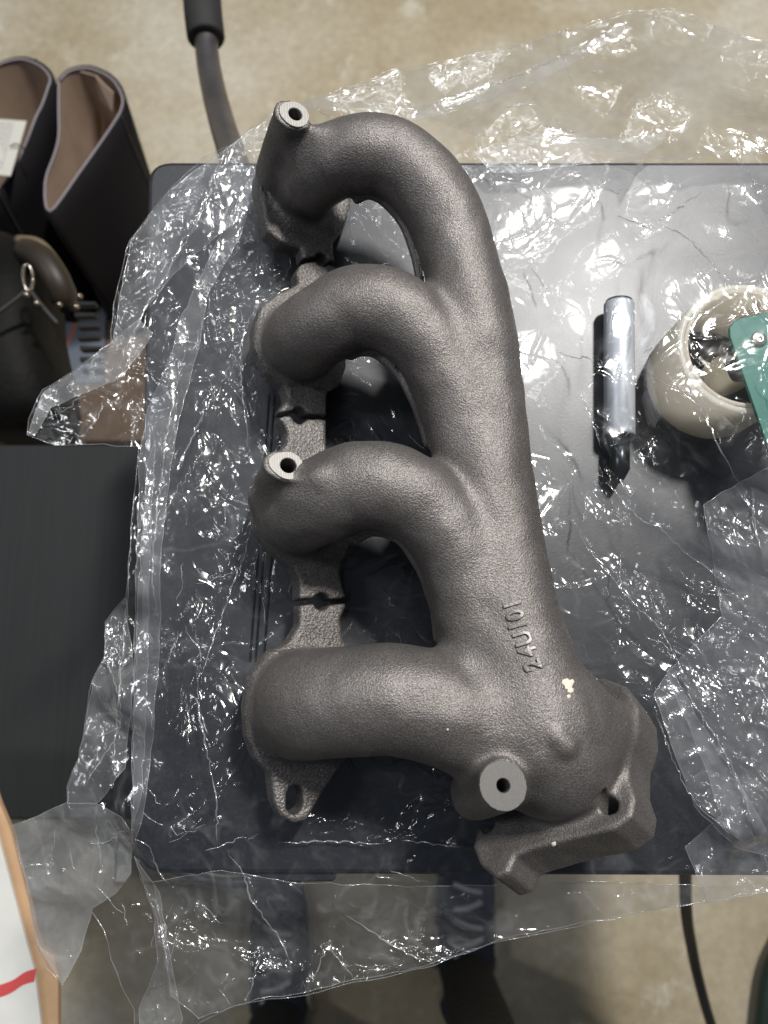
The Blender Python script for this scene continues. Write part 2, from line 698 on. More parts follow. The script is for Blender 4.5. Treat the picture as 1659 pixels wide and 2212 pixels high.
def slab(poly_uv, c, n, thick, k, lab, rnd=0.0015, wob=0.0):
    """plate whose upper outline is traced on the plane (c, n), thick below it"""
    ex, ey = frame(n)
    pts = np.array([on_plane(u, v, c, n) - c for u, v in poly_uv])
    q = np.stack([pts @ ex, pts @ ey], -1)
    # raster the 2-d distance field
    res = 0.0012
    mg = 0.014
    x0, y0 = q.min(0) - mg
    nx, ny = (np.ceil((q.max(0) + mg - (x0, y0)) / res)).astype(int)
    XX, YY = np.meshgrid(x0 + res * np.arange(nx), y0 + res * np.arange(ny), indexing='ij')
    best = np.full(XX.shape, 1e9)
    inside = np.zeros(XX.shape, bool)
    for i in range(len(q)):
        a, b = q[i], q[(i + 1) % len(q)]
        ab = b - a
        h = np.clip(((XX - a[0]) * ab[0] + (YY - a[1]) * ab[1]) / (ab.dot(ab) + 1e-12), 0, 1)
        best = np.minimum(best, np.hypot(XX - a[0] - h * ab[0], YY - a[1] - h * ab[1]))
        if a[1] != b[1]:
            cnd = ((a[1] > YY) != (b[1] > YY)) & (XX < (b[0] - a[0]) * (YY - a[1]) / (b[1] - a[1]) + a[0])
            inside ^= cnd
    sd = np.where(inside, -best, best)
    ex3 = np.abs(pts).max(0) + thick + 0.012
    s = box_of(c + pts.min(0) - thick - 0.012, c + pts.max(0) + thick + 0.012)
    X, Y, Z = coords(s)
    rx, ry, rz = X - c[0], Y - c[1], Z - c[2]
    px = rx * ex[0] + ry * ex[1] + rz * ex[2]
    py = rx * ey[0] + ry * ey[1] + rz * ey[2]
    pn = rx * n[0] + ry * n[1] + rz * n[2]
    fx = np.clip((px - x0) / res, 0, nx - 1.01)
    fy = np.clip((py - y0) / res, 0, ny - 1.01)
    ix, iy = fx.astype(int), fy.astype(int)
    fx -= ix
    fy -= iy
    d2 = (sd[ix, iy] * (1 - fx) + sd[ix + 1, iy] * fx) * (1 - fy) + (sd[ix, iy + 1] * (1 - fx) + sd[ix + 1, iy + 1] * fx) * fy
    dn = np.abs(pn + thick / 2) - thick / 2
    wx, wy = d2 + rnd, dn + rnd
    d = np.minimum(np.maximum(wx, wy), 0) + np.sqrt(np.maximum(wx, 0) ** 2 + np.maximum(wy, 0) ** 2) - rnd
    add(s, d.astype(np.float32), k, lab)


def cut_cyl(a, b, r, r2=None):
    a, b = np.asarray(a), np.asarray(b)
    s = box_of(np.minimum(a, b) - r - .004, np.maximum(a, b) + r + .004)
    X, Y, Z = coords(s)
    ax = (b - a) / np.linalg.norm(b - a)
    L = np.linalg.norm(b - a)
    rx, ry, rz = X - a[0], Y - a[1], Z - a[2]
    t = rx * ax[0] + ry * ax[1] + rz * ax[2]
    rad = np.sqrt(np.maximum((rx ** 2 + ry ** 2 + rz ** 2) - t * t, 0))
    d = np.maximum(rad - r, np.maximum(-t, t - L))
    D[s] = np.maximum(D[s], -d).astype(np.float32)


def cut_slit(uv0, uv1, half, c, n):
    a, b = on_plane(*uv0, c, n), on_plane(*uv1, c, n)
    s = box_of(np.minimum(a, b) - .018, np.maximum(a, b) + .018)
    X, Y, Z = coords(s)
    ax = b - a
    L = np.linalg.norm(ax)
    ax /= L
    w = np.cross(n, ax)
    rx, ry, rz = X - a[0], Y - a[1], Z - a[2]
    t = rx * ax[0] + ry * ax[1] + rz * ax[2]
    p = rx * w[0] + ry * w[1] + rz * w[2]
    q = rx * n[0] + ry * n[1] + rz * n[2]
    d = np.maximum(np.abs(p) - half, np.maximum(np.maximum(-t, t - L), np.abs(q) - 0.016))
    D[s] = np.maximum(D[s], -d).astype(np.float32)


def boss(base_uvz, top_uvz, r, k, lab, tear=None):
    a, b = P(*base_uvz), P(*top_uvz)
    ax = b - a
    L = np.linalg.norm(ax)
    ax /= L
    s = box_of(np.minimum(a, b) - r - .018, np.maximum(a, b) + r + .018)
    X, Y, Z = coords(s)
    rx, ry, rz = X - a[0], Y - a[1], Z - a[2]
    t = rx * ax[0] + ry * ax[1] + rz * ax[2]
    rad = np.sqrt(np.maximum((rx ** 2 + ry ** 2 + rz ** 2) - t * t, 0))
    # the radius grows a little towards the foot
    dr = rad - (r + (1 - np.clip(t / L, 0, 1)) * r * 0.22)
    if tear is not None:
        off, r2 = tear
        o2 = off[0] * 1.0
        sx, sy, sz = rx - off[0], ry - off[1], rz - off[2]
        t2 = sx * ax[0] + sy * ax[1] + sz * ax[2]
        rad2 = np.sqrt(np.maximum((sx ** 2 + sy ** 2 + sz ** 2) - t2 * t2, 0)) - r2
        dr = smin(dr, rad2, 0.010)
    d = np.maximum(dr, np.maximum(t - L, -t - 0.004))
    add(s, d.astype(np.float32), k, lab)
    return a, b, ax, L


# --- runners: (u, v, z, r px)
R1 = [(660, 412, .030, 68), (680, 384, .048, 77), (724, 349, .060, 85), (785, 333, .066, 89), (850, 344, .066, 90), (912, 392, .065, 90),
      (963, 470, .063, 90), (992, 560, .061, 88), (1013, 650, .060, 87), (1028, 740, .059, 85)]
COLL = [(1013, 650, .058, 86), (1034, 760, .057, 88), (1050, 880, .056, 88), (1060, 1000, .056, 89), (1072, 1110, .056, 93), (1088, 1230, .057, 98),
        (1110, 1350, .058, 104), (1136, 1470, .060, 118), (1156, 1565, .060, 127), (1178, 1612, .056, 124)]
R2 = [(648, 742, .030, 84), (662, 727, .046, 89), (715, 692, .058, 93), (775, 664, .064, 95), (842, 672, .066, 94), (905, 718, .064, 90),
      (955, 790, .061, 87), (991, 880, .058, 87), (1015, 970, .056, 86), (1055, 1090, .056, 84)]
R3 = [(642, 1112, .030, 88), (656, 1098, .046, 94), (710, 1074, .058, 98), (775, 1050, .064, 99), (850, 1056, .066, 98), (922, 1098, .064, 94),
      (980, 1172, .061, 91), (1014, 1270, .058, 90), (1042, 1370, .057, 93), (1085, 1480, .057, 96)]
R4 = [(660, 1524, .036, 112), (684, 1519, .050, 114), (765, 1512, .060, 114), (850, 1510, .064, 116), (940, 1526, .064, 116),
      (1030, 1560, .061, 118), (1110, 1594, .058, 122), (1180, 1620, .055, 126)]
chain(COLL, .006, 1)
chain(R1, .006, 2)
chain(R2, .007, 3)
chain(R3, .007, 4)
chain(R4, .009, 5)
# bulge from the collector to the outlet
chain([(1160, 1565, .058, 124), (1188, 1612, .054, 118), (1212, 1650, .044, 108)], .008, 1)
chain([(1225, 1540, .056, 82), (1278, 1572, .048, 76)], .014, 1)

PLATE = [(572, 330), (556, 372), (558, 410), (570, 455), (578, 497), (615, 520), (660, 535), (662, 560), (648, 585), (652, 610), (595, 635), (566, 657), (552, 700), (552, 755), (576, 800),
         (622, 832), (630, 858), (612, 888), (612, 902), (630, 930), (630, 955), (596, 985), (575, 1010), (556, 1073), (560, 1140), (588, 1184), (640, 1225),
         (655, 1252), (656, 1350), (634, 1385), (582, 1408), (546, 1458), (533, 1525), (536, 1589), (554, 1640), (586, 1674), (594, 1740),
         (608, 1766), (636, 1780), (662, 1774), (683, 1744), (693, 1706), (716, 1672), (740, 1640), (745, 1400), (731, 1380), (725, 1335), (738, 1310), (739, 1290),
         (726, 1240), (727, 1215), (741, 1196), (760, 1160), (700, 1000), (695, 952), (695, 846), (712, 838), (726, 828), (750, 790), (740, 640), (735, 590), (722, 548), (720, 524), (735, 490), (762, 430), (700, 330)]
PLATE = [(u + 11 if 690 <= u <= 745 and not (500 < v < 600) else (u - 8 if 605 <= u <= 662 and v < 1420 else u), v) for u, v in PLATE]
slab(PLATE, c_pl, n_pl, 0.013, .009, 6, rnd=.002)

# casting seam along the inside of each window
for pts in ([(772, 432, .052), (800, 424, .053), (842, 447, .053), (876, 500, .052), (896, 560, .051), (908, 612, .05)],
            [(760, 770, .050), (780, 762, .053), (818, 770, .053), (868, 822, .052), (902, 890, .051), (922, 960, .05)],
            [(770, 1166, .050), (812, 1150, .053), (865, 1170, .053), (908, 1232, .052), (935, 1305, .051), (946, 1380, .05)]):
    chain([(u, v, z, 9.5) for u, v, z in pts], .003, 1, n=4, margin=.006)

# outlet flange
n_out = np.array([0.60, -0.54, -0.59])
n_out /= np.linalg.norm(n_out)
c_out = P(1215, 1690, 0.045)
OUT = [(1225, 1480), (1300, 1462), (1350, 1480), (1378, 1525), (1378, 1575), (1360, 1625), (1358, 1680), (1372, 1722), (1364, 1762), (1328, 1790), (1262, 1806),
       (1200, 1820), (1140, 1838), (1112, 1850), (1096, 1885), (1070, 1896), (1034, 1868), (1018, 1828), (1030, 1788), (1060, 1755), (1090, 1720), (1120, 1600)]
slab(OUT, c_out, -n_out, 0.024, .006, 7, rnd=.0022)
# foot block under the left ear
slab([(1096, 1836), (1112, 1826), (1152, 1850), (1165, 1870), (1128, 1908), (1098, 1880)], P(1120, 1860, .036), np.array([-.25, -.25, .93]) / np.linalg.norm([-.25, -.25, .93]), .016, .003, 7, rnd=.002)

# bosses
r_b = M(34, .085)
b1 = boss((596, 372, .040), (637, 249, .083), r_b, .006, 8, tear=(np.array([-.0045, .001, 0.0]), r_b * .62))
b2 = boss((588, 1078, .040), (622, 1007, .077), r_b, .006, 8, tear=(np.array([-.0065, .001, 0.0]), r_b * .62))
b3 = boss((1030, 1712, .046), (1086, 1697, .091), M(50, .091), .007, 8)
# little fillet lumps beside the bosses
chain([(650, 325, .066, 14), (690, 300, .074, 16)], .010, 8, n=3)
chain([(640, 1075, .066, 13), (688, 1034, .077, 14)], .010, 8, n=3)
# oval bump on the bulb
chain([(1203, 1592, .0865, 19), (1220, 1610, .0855, 23)], .0035, 1, n=3)

for (a, b, ax, L), rr in ((b1, M(16.5, .085)), (b2, M(18, .08)), (b3, M(13, .07))):
    cut_cyl(b - ax * .020, b + ax * .004, rr)
# bolt holes and slits of the mounting plate
for u, v, r in ((696, 560, 18), (647, 896, 18.5), (696, 1300, 19)):
    h = on_plane(u, v, c_pl, n_pl)
    cut_cyl(h - n_pl * .022, h + n_pl * .016, M(r, .025))
for a, b in (((630, 566), (700, 556)), ((700, 562), (760, 580)), ((580, 899), (640, 890)), ((655, 897), (720, 903)), ((615, 1306), (690, 1296)), ((700, 1302), (760, 1296))):
    cut_slit(a, b, .0015, c_pl, n_pl)
for vv in np.linspace(1716, 1740, 5):
    h = on_plane(637, float(vv), c_pl, n_pl)
    cut_cyl(h - n_pl * .022, h + n_pl * .01, M(17, .025))
# tapped holes of the outlet flange
for u, v in ((1316, 1740), (1052, 1778)):
    h = on_plane(u, v, c_out, n_out)
    cut_cyl(h - n_out * .01, h + n_out * .022, .0042)

# slight unevenness of the casting
s = (slice(None),) * 3
_q = 8
nz = np.random.RandomState(3).rand(*(np.ceil(dims / _q).astype(int) + 3)).astype(np.float32) - .5


def up3(a, q, dims):
    for axis in range(3):
        n = dims[axis]
        t = np.arange(n) / q
        i = t.astype(int)
        f = (t - i).astype(np.float32)
        f = f * f * (3 - 2 * f)
        sh = [1, 1, 1]
        sh[axis] = n
        f = f.reshape(sh)
        a = np.take(a, i, axis) * (1 - f) + np.take(a, i + 1, axis) * f
    return a


D += up3(nz, _q, dims) * .0009


def surface_nets(D):
    ins = D < 0
    n0, n1, n2 = D.shape
    c = np.zeros((n0 - 1, n1 - 1, n2 - 1), np.uint8)
    for i in (0, 1):
        for j in (0, 1):
            for k in (0, 1):
                c += ins[i:n0 - 1 + i, j:n1 - 1 + j, k:n2 - 1 + k]
    act = (c > 0) & (c < 8)
    cells = np.argwhere(act)
    idx = np.full(act.shape, -1, np.int32)
    idx[act] = np.arange(len(cells))
    acc = np.zeros((len(cells), 3))
    cnt = np.zeros(len(cells))
    co = [(i, j, k) for i in (0, 1) for j in (0, 1) for k in (0, 1)]
    vals = {o: D[cells[:, 0] + o[0], cells[:, 1] + o[1], cells[:, 2] + o[2]] for o in co}
    for a in co:
        for ax in range(3):
            if a[ax] == 0:
                b = list(a)
                b[ax] = 1
                b = tuple(b)
                va, vb = vals[a], vals[b]
                m = (va < 0) != (vb < 0)
                t = np.where(m, va / np.where(m, va - vb, 1), 0)
                p = np.array(a, float)[None] + t[:, None] * (np.array(b, float) - np.array(a, float))[None]
                acc[m] += p[m]
                cnt[m] += 1
    V = cells + acc / cnt[:, None]
    quads = []
    for ax in range(3):
        sl0 = [slice(None)] * 3
        sl1 = [slice(None)] * 3
        sl0[ax] = slice(0, -1)
        sl1[ax] = slice(1, None)
        e = ins[tuple(sl0)] != ins[tuple(sl1)]
        pos = np.argwhere(e)
        o1, o2 = [(1, 2), (2, 0), (0, 1)][ax]
        ok = (pos[:, o1] > 0) & (pos[:, o2] > 0) & (pos[:, o1] < D.shape[o1] - 1) & (pos[:, o2] < D.shape[o2] - 1)
        pos = pos[ok]
        flip = ins[pos[:, 0], pos[:, 1], pos[:, 2]]

        def g(a, b):
            p = pos.copy()
            p[:, o1] -= a
            p[:, o2] -= b
            return idx[p[:, 0], p[:, 1], p[:, 2]]
        q = np.stack([g(1, 1), g(0, 1), g(0, 0), g(1, 0)], -1)
        q[~flip] = q[~flip][:, ::-1]
        quads.append(q)
    return V, np.concatenate(quads)


Vg, Q = surface_nets(D)
Gx, Gy, Gz = np.gradient(D)


def tri(A, v):
    i = np.clip(v.astype(int), 0, np.array(A.shape) - 2)
    f = v - i
    r = 0
    for a in (0, 1):
        for b in (0, 1):
            for c in (0, 1):
                w = (f[:, 0] if a else 1 - f[:, 0]) * (f[:, 1] if b else 1 - f[:, 1]) * (f[:, 2] if c else 1 - f[:, 2])
                r = r + A[i[:, 0] + a, i[:, 1] + b, i[:, 2] + c] * w
    return r


Nn = np.stack([tri(Gx, Vg), tri(Gy, Vg), tri(Gz, Vg)], -1)
Nn /= np.linalg.norm(Nn, axis=1)[:, None] + 1e-9
Vw = lo + Vg * VOX
cen = Vg[Q].mean(1)
ci = np.clip(np.round(cen).astype(int), 0, dims - 1)
labs = LAB[ci[:, 0], ci[:, 1], ci[:, 2]]
labs[labs == 0] = 1

mani = empty('exhaust_manifold', tuple(P(900, 1100, 0)), 'bare grey cast iron exhaust manifold with four curved runners lying on the plastic film', 'exhaust manifold')
casting_parts = {}


def part_from_faces(name, fm, m, parent):
    q = Q[fm]
    used = np.unique(q)
    rm = np.full(len(Vw), -1)
    rm[used] = np.arange(len(used))
    me = fast_mesh(name, Vw[used], rm[q], True)
    if len(me.vertices) == len(used):
        me.normals_split_custom_set_from_vertices(Nn[used].astype(np.float32))
    return link(name, me, m, parent)


for lab, nm in ((1, 'collector'), (2, 'runner'), (3, 'runner'), (4, 'runner'), (5, 'runner'), (6, 'mounting_flange'), (7, 'outlet_flange')):
    casting_parts[lab] = part_from_faces(nm, labs == lab, IRON_C if lab == 6 else IRON, mani)
casting_parts[6]['label'] = 'rough flat flange with bolt holes split by narrow slits'
ccx = lo + cen * VOX
for (a, b, ax, L) in (b1, b2, b3):
    others = [np.linalg.norm(ccx - (q[0] + q[1]) / 2, axis=1) for q in (b1, b2, b3)]
    me_i = [i for i, q in enumerate((b1, b2, b3)) if q[1] is b][0]
    near = np.argmin(np.stack(others), 0) == me_i
    part_from_faces('boss', (labs == 8) & near, IRON, mani)

# machined end faces of the bosses
def machined(name, col, metal, rough):
    m, nt, b = mat(name)
    b.inputs['Metallic'].default_value = metal
    b.inputs['Roughness'].default_value = rough
    w = N(nt, 'ShaderNodeTexWave')
    w.inputs['Scale'].default_value = 430
    w.inputs['Distortion'].default_value = 3
    w.inputs['Detail'].default_value = 2
    tc = N(nt, 'ShaderNodeTexCoord')
    nt.links.new(tc.outputs['Object'], w.inputs['Vector'])
    r = ramp(nt, w.outputs['Fac'], [(0.1, tuple(c * .8 for c in col)), (0.9, col)])
    nt.links.new(r.outputs['Color'], b.inputs['Base Color'])
    bb = bump(nt, w.outputs['Fac'], 0.3, 0.0002)
    nt.links.new(bb.outputs['Normal'], b.inputs['Normal'])
    return m


MACH = machined('milled_bright', (0.33, 0.32, 0.30), 0.55, 0.5)
MACH2 = machined('milled_dull', (0.13, 0.125, 0.12), 0.2, 0.5)


def face_ring(bt, R, rh, m, tear, label):
    a, b, ax, L = bt
    e1 = np.array([-1.0, 0.12, 0])
    e1 = e1 - ax * e1.dot(ax)
    e1 /= np.linalg.norm(e1)
    e2 = np.cross(ax, e1)
    k = 64
    ang = np.arange(k) / k * 2 * np.pi
    rr = np.full(k, R)
    if tear:
        dd = np.abs((ang + np.pi) % (2 * np.pi) - np.pi)
        rr = R * (1 + tear * np.exp(-(dd / 0.62) ** 2))
    rs = np.random.RandomState(5)
    rr = rr * (1 + rs.uniform(-.012, .012, k))
    rings = []
    for rad, h in ((rr + .0, -.0016), (rr, .0006), (rr - .0002, .0009), (np.full(k, rh + .0003), .0009), (np.full(k, rh), .0005), (np.full(k, rh), -.012)):
        rings.append(b + ax * h + (np.cos(ang) * rad)[:, None] * e1 + (np.sin(ang) * rad)[:, None] * e2)
    me = loft('machined_face', rings, False, False, False)
    link('machined_face', me, m, mani)
    # bottom of the drilled hole
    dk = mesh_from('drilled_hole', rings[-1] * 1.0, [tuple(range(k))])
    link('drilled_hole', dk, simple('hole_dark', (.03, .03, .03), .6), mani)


face_ring(b1, r_b * 1.03, M(16.5, .085), MACH, .14, '')
face_ring(b2, r_b * 1.03, M(18, .08), MACH, .30, '')
face_ring(b3, M(50, .091) * 1.0, M(13, .07), MACH2, 0, '')


def hit(u, v):
    """first point of the casting on the sight line"""
    d = ray(u, v)
    o = np.array([0, 0, CAM_H])
    t = (0.112 - CAM_H) / d[2]
    for _ in range(1500):
        p = o + d * t
        g = (p - lo) / VOX
        if (g < 0).any() or (g > dims - 2).any():
            t += .001
            continue
        val = tri(D, g[None])[0]
        if val < 0.00005:
            break
        t += min(max(val * .6, .0001), .002)
    g = ((p - lo) / VOX)[None]
    n = np.array([tri(Gx, g)[0], tri(Gy, g)[0], tri(Gz, g)[0]])
    return p, n / np.linalg.norm(n)


# raised foundry characters, reading upwards
chars = '24U101'
cu = np.array([2083, 2065, 2046, 2025, 2015, 2004]) / 1.8083
cv = np.array([2597, 2545, 2494, 2443, 2402, 2360]) / 1.8083
LETTER = simple('cast_letter', (.20, .19, .185), .42, .6, bmp=.5, bscale=900, bdist=.0003)
for ch, u, v in zip(chars, cu, cv):
    p, n = hit(float(u), float(v))
    cd = bpy.data.curves.new('char', 'FONT')
    cd.body = ch
    cd.size = 0.0108
    cd.extrude = 0.0006
    cd.bevel_depth = 0.00030
    cd.offset = 0.00012
    cd.align_x = 'CENTER'
    cd.align_y = 'CENTER'
    tmp = bpy.data.objects.new('char', cd)
    COL.objects.link(tmp)
    bpy.context.view_layer.update()
    me = bpy.data.meshes.new_from_object(tmp.evaluated_get(bpy.context.evaluated_depsgraph_get()))
    bpy.data.objects.remove(tmp)
    bpy.data.curves.remove(cd)
    up = np.array([-1.0, -0.28, 0])
    up = up - n * up.dot(n)
    up /= np.linalg.norm(up)
    right = np.cross(up, n)
    L = np.empty(len(me.vertices) * 3)
    me.vertices.foreach_get('co', L)
    L = L.reshape(-1, 3)
    w_ = p + np.outer(L[:, 0] * .86, right) + np.outer(L[:, 1], up)
    for _ in range(12):                      # settle each point on the casting
        w_ = w_ - np.outer(tri(D, (w_ - lo) / VOX) * .8, n)
    w_ = w_ + np.outer(L[:, 2] + .0002, n)
    me.vertices.foreach_set('co', w_.ravel())
    me.update()
    me.name = 'cast_letter'
    link('cast_letter', me, LETTER, mani)

# pale flecks stuck to the surface
FLECK = simple('cream_fleck', (.78, .70, .58), .8, bmp=.5)
rs = np.random.RandomState(11)
for u, v, r in ((1228, 1478, 13), (1233, 1492, 7), (1229, 1504, 4.5), (1197, 1823, 6), (967, 1576, 2.5), (1218, 1473, 6)):
    k = 14
    c3, n3 = hit(u, v)
    ring = []
    for i in range(k):
        a = i / k * 2 * math.pi
        rr = r * rs.uniform(.65, 1.15)
        ring.append(hit(u + rr * math.cos(a), v + rr * math.sin(a)))
    V = [p + n * .0001 for p, n in ring] + [p * .6 + c3 * .4 + n * .0004 for p, n in ring] + [c3 + n3 * .0006]
    F = [(i, (i + 1) % k, k + (i + 1) % k, k + i) for i in range(k)] + [(k + i, k + (i + 1) % k, 2 * k) for i in range(k)]
    link('fleck', mesh_from('fleck', V, F, True), FLECK, mani)

# ================================================================ things on the tray
# --- slim metal tool
tool = empty('marking_tool', tuple(P(1337, 800, 0)), 'slim brushed grey metal cylinder with a dark narrow tip, left of the tape roll', 'tool')
a, b = P(1337, 655, .0085), P(1338, 942, .0085)
dv = (b - a) / np.linalg.norm(b - a)
R = .0086
prof = [(0, R * .90), (.0006, R * .98), (.0012, R), (np.linalg.norm(b - a) - .001, R), (np.linalg.norm(b - a), R * .93)]
path = np.array([a + dv * t for t, _ in prof])
link('barrel', tube_mesh('barrel', path, [r for _, r in prof], 40), simple('brushed_steel', (.62, .65, .70), .42, .35, bmp=.2, bscale=900, bdist=.0002), tool)
link('end_cap', tube_mesh('end_cap', np.array([a - dv * .0012, a + dv * .0003]), R * .88, 32), simple('cap_dark', (.06, .07, .08), .4, .5), tool)
link('narrow_tip', tube_mesh('narrow_tip', np.array([b - dv * .002, b + dv * .019, b + dv * .024, b + dv * .027]), [.0056, .0056, .003, .0012], 32), simple('tip_dark', (.05, .055, .06), .25, .7), tool)

# --- roll of clear tape
rc = P(1526, 822, 0)
roll = empty('tape_roll', (rc[0], rc[1], 0), 'roll of clear packing tape standing on end under the film', 'tape roll')
k = 96
ang = np.arange(k) / k * 2 * np.pi
cs = np.stack([np.cos(ang), np.sin(ang), 0 * ang], -1)


def ringz(r, z):
    return np.array([rc[0], rc[1], 0]) + cs * r + np.array([0, 0, z])


def thin_mat(name, col, trans, rough):
    """sheet that lets part of the light through"""
    m, nt, b = mat(name)
    b.inputs['Base Color'].default_value = (*col, 1)
    b.inputs['Roughness'].default_value = rough
    tl = N(nt, 'ShaderNodeBsdfTranslucent')
    tl.inputs['Color'].default_value = (*col, 1)
    mx = N(nt, 'ShaderNodeMixShader')
    mx.inputs[0].default_value = trans
    nt.links.new(b.outputs[0], mx.inputs[1])
    nt.links.new(tl.outputs[0], mx.inputs[2])
    nt.links.new(mx.outputs[0], nt.nodes['Material Output'].inputs[0])
    return m


link('tape_wrap', loft('tape_wrap', [ringz(.0348, .0005), ringz(.0352, .0012), ringz(.0352, .0485), ringz(.0348, .0492), ringz(.0325, .0492), ringz(.0322, .0488)]), thin_mat('clear_tape', (.97, .95, .88), .6, .32), roll)
link('cardboard_core', loft('cardboard_core', [ringz(.0298, .0002), ringz(.0298, .0490), ringz(.0302, .0497), ringz(.0316, .0497), ringz(.0320, .0492)]), thin_mat('core_card', (.90, .84, .74), .6, .7), roll)
# strands of loose tape curling inside the roll
for pts in ([(1633, 640), (1620, 660), (1612, 700), (1590, 735), (1560, 760), (1530, 775), (1520, 780)],
            [(1530, 785), (1545, 810), (1560, 838), (1590, 838), (1615, 830)]):
    sp = spline([P(u, v, .034) for u, v in pts], 6)
    X = np.stack([sp + [0, 0, -.012], sp + [0.0006, 0, .011]], 1)
    link('loose_strip', grid_mesh('loose_strip', X), simple('strip', (.66, .62, .52), .3), roll)

# --- green dispenser plate with a screw
gp = [(1573, 731), (1572, 712), (1580, 699), (1595, 691), (1659, 677), (1800, 650), (1850, 1000), (1665, 998)]
z0 = .052
dis = empty('tape_dispenser', tuple(P(1700, 800, z0)), 'teal green painted metal plate with a round screw, lying over the tape roll', 'tape dispenser')
me = prism('side_plate', [tuple(P(u, v, z0)[:2]) for u, v in gp], z0, z0 + .0022, .0004)
link('side_plate', me, simple('teal_paint', (.014, .15, .115), .5, var=.08), dis)
sc = P(1638, 734, z0 + .0022)
k = 40
ang = np.arange(k) / k * 2 * np.pi
rr = [(.0041, 0), (.0041, .0008), (.0034, .0016), (.0018, .0021), (.00125, .0021), (.0011, .0009)]
rg = []
for i, (r, h) in enumerate(rr):
    f = 1 + (.18 * np.cos(6 * ang) if i >= 4 else 0 * ang)
    rg.append(sc + np.stack([np.cos(ang) * r * f, np.sin(ang) * r * f, ang * 0 + h], -1))
link('screw', loft('screw', rg, False, True, False), simple('screw_steel', (.6, .58, .54), .3, 1.0), dis)

# ================================================================ things around the tray
# --- bent tube with a rubber grip
hd = empty('cart_handle', tuple(P(450, 150, -.3)), 'bent grey steel tube with black rubber grip, above the tray on the floor side', 'handle')
tp = spline([P(446, 40, -.30), P(447, 110, -.30), P(458, 180, -.28), P(478, 260, -.24), P(500, 330, -.19), P(520, 400, -.13), P(535, 440, -.06)], 6)
link('tube', tube_mesh('tube', tp, .0125, 20), simple('worn_tube', (.20, .185, .19), .42, .8, var=.25, vscale=25), hd)
gpth = np.array([P(420, -220, -.30), P(432, -60, -.30), P(440, 40, -.30), P(445, 80, -.30), P(445.5, 85, -.30)])
link('rubber_grip', tube_mesh('rubber_grip', gpth, [.0205, .0205, .0205, .0203, .0185], 28), simple('grip_rubber', (.022, .022, .022), .75, bmp=.3), hd)

# --- pair of tall boots seen into their shafts
BLK = simple('black_boot_leather', (.006, .005, .007), .75, spec=.25, bmp=.2, bscale=300)
SEAM = simple('seam_thread', (.035, .032, .036), .5)
TAN = simple('tan_lining', (.37, .27, .20), .8, var=.12, vscale=20)
PIPE = simple('lilac_edge', (.30, .27, .30), .6)


def resample(poly, k):
    p = np.asarray(poly, float)
    p = np.vstack([p, p[:1]])
    sp = spline(p, 6)
    d = np.r_[0, np.cumsum(np.linalg.norm(np.diff(sp, axis=0), axis=1))]
    t = np.linspace(0, d[-1], k, endpoint=False)
    return np.stack([np.interp(t, d, sp[:, i]) for i in range(sp.shape[1])], -1)


def tall_boot(poly, zo, label, toe):
    k = 72
    ring = resample([P(u, v, zo) for u, v in poly], k)
    c = ring.mean(0)
    t = empty('tall_boot', (c[0], c[1], FLOOR_Z), label, 'boot', 'tall black boots standing open')
    ang = np.arctan2(ring[:, 1] - c[1], ring[:, 0] - c[0])
    rings = [c + (ring - c) * np.array([.92, .94, 1]), ring]
    for z, w, ra in ((zo - .04, .1, .08), (zo - .12, .45, .082), (zo - .22, .9, .080), (zo - .32, 1, .078), (FLOOR_Z + .07, 1, .075)):
        tgt = c[:2] + np.stack([np.cos(ang), np.sin(ang)], -1) * np.array([ra * .85, ra * 1.15])
        xy = ring[:, :2] * (1 - w) + tgt * w + np.array([.0, -.12 * (zo - z) / .45])
        rings.append(np.column_stack([xy, np.full(k, z)]))
    # foot
    base = np.stack([np.cos(ang) * .045, np.sin(ang) * .075], -1) + c[:2] + np.array([0, .02 * toe - .12])
    rings.append(np.column_stack([base, np.full(k, FLOOR_Z + .05)]))
    base = np.stack([np.cos(ang) * .05, np.sin(ang) * .12], -1) + c[:2] + np.array([0, .06 * toe - .12])
    rings.append(np.column_stack([base, np.full(k, FLOOR_Z + .03)]))
    rings.append(np.column_stack([base, np.full(k, FLOOR_Z)]))
    link('shaft', loft('shaft', rings, False, True), BLK, t)
    inner = c + (ring - c) * np.array([.93, .95, 1])
    cc = np.array([c[0], c[1], 0])
    r2 = [inner + [0, 0, .0004]]
    for z, f in ((zo - .03, .94), (zo - .12, .86), (zo - .3, .6)):
        r2.append(np.column_stack([c[:2] + (ring[:, :2] - c[:2]) * f + np.array([0, -.12 * (zo - z) / .45]), np.full(k, z)]))
    link('lining', loft('lining', r2, False, True), TAN, t)
    for kk_ in (int(k * .30), int(k * .72)):
        sm = np.array([r[kk_] * 1.0 for r in rings[1:6]])
        sm[:, :2] += (sm[:, :2] - c[:2]) * .012
        link('seam', tube_mesh('seam', spline(sm, 6), .0012, 6), SEAM, t)
    edge = np.vstack([inner, inner[:1]]) + [0, 0, .0006]
    seg = edge[int(k * .0):int(k * .55)]
    link('edge_piping', tube_mesh('edge_piping', edge, .0014, 8), PIPE, t)
    return t


tall_boot([(124, 171), (145, 150), (176, 141), (207, 144), (248, 166), (271, 204), (269, 235), (250, 268), (207, 330), (165, 388), (126, 443), (103, 467),
           (93, 441), (95, 390), (114, 338), (124, 297), (124, 235)], -.45, 'tall black boot with tan lining, its shaft gaping open nearest the handle', 1)
lb = tall_boot([(-90, 260), (-60, 180), (-10, 138), (39, 122), (72, 127), (100, 142), (117, 165), (112, 185), (98, 225), (83, 255), (58, 318), (25, 384), (-15, 420), (-70, 420), (-95, 350)],
               -.46, 'tall black boot with tan lining at the left border, paper tag on its shaft', 1)
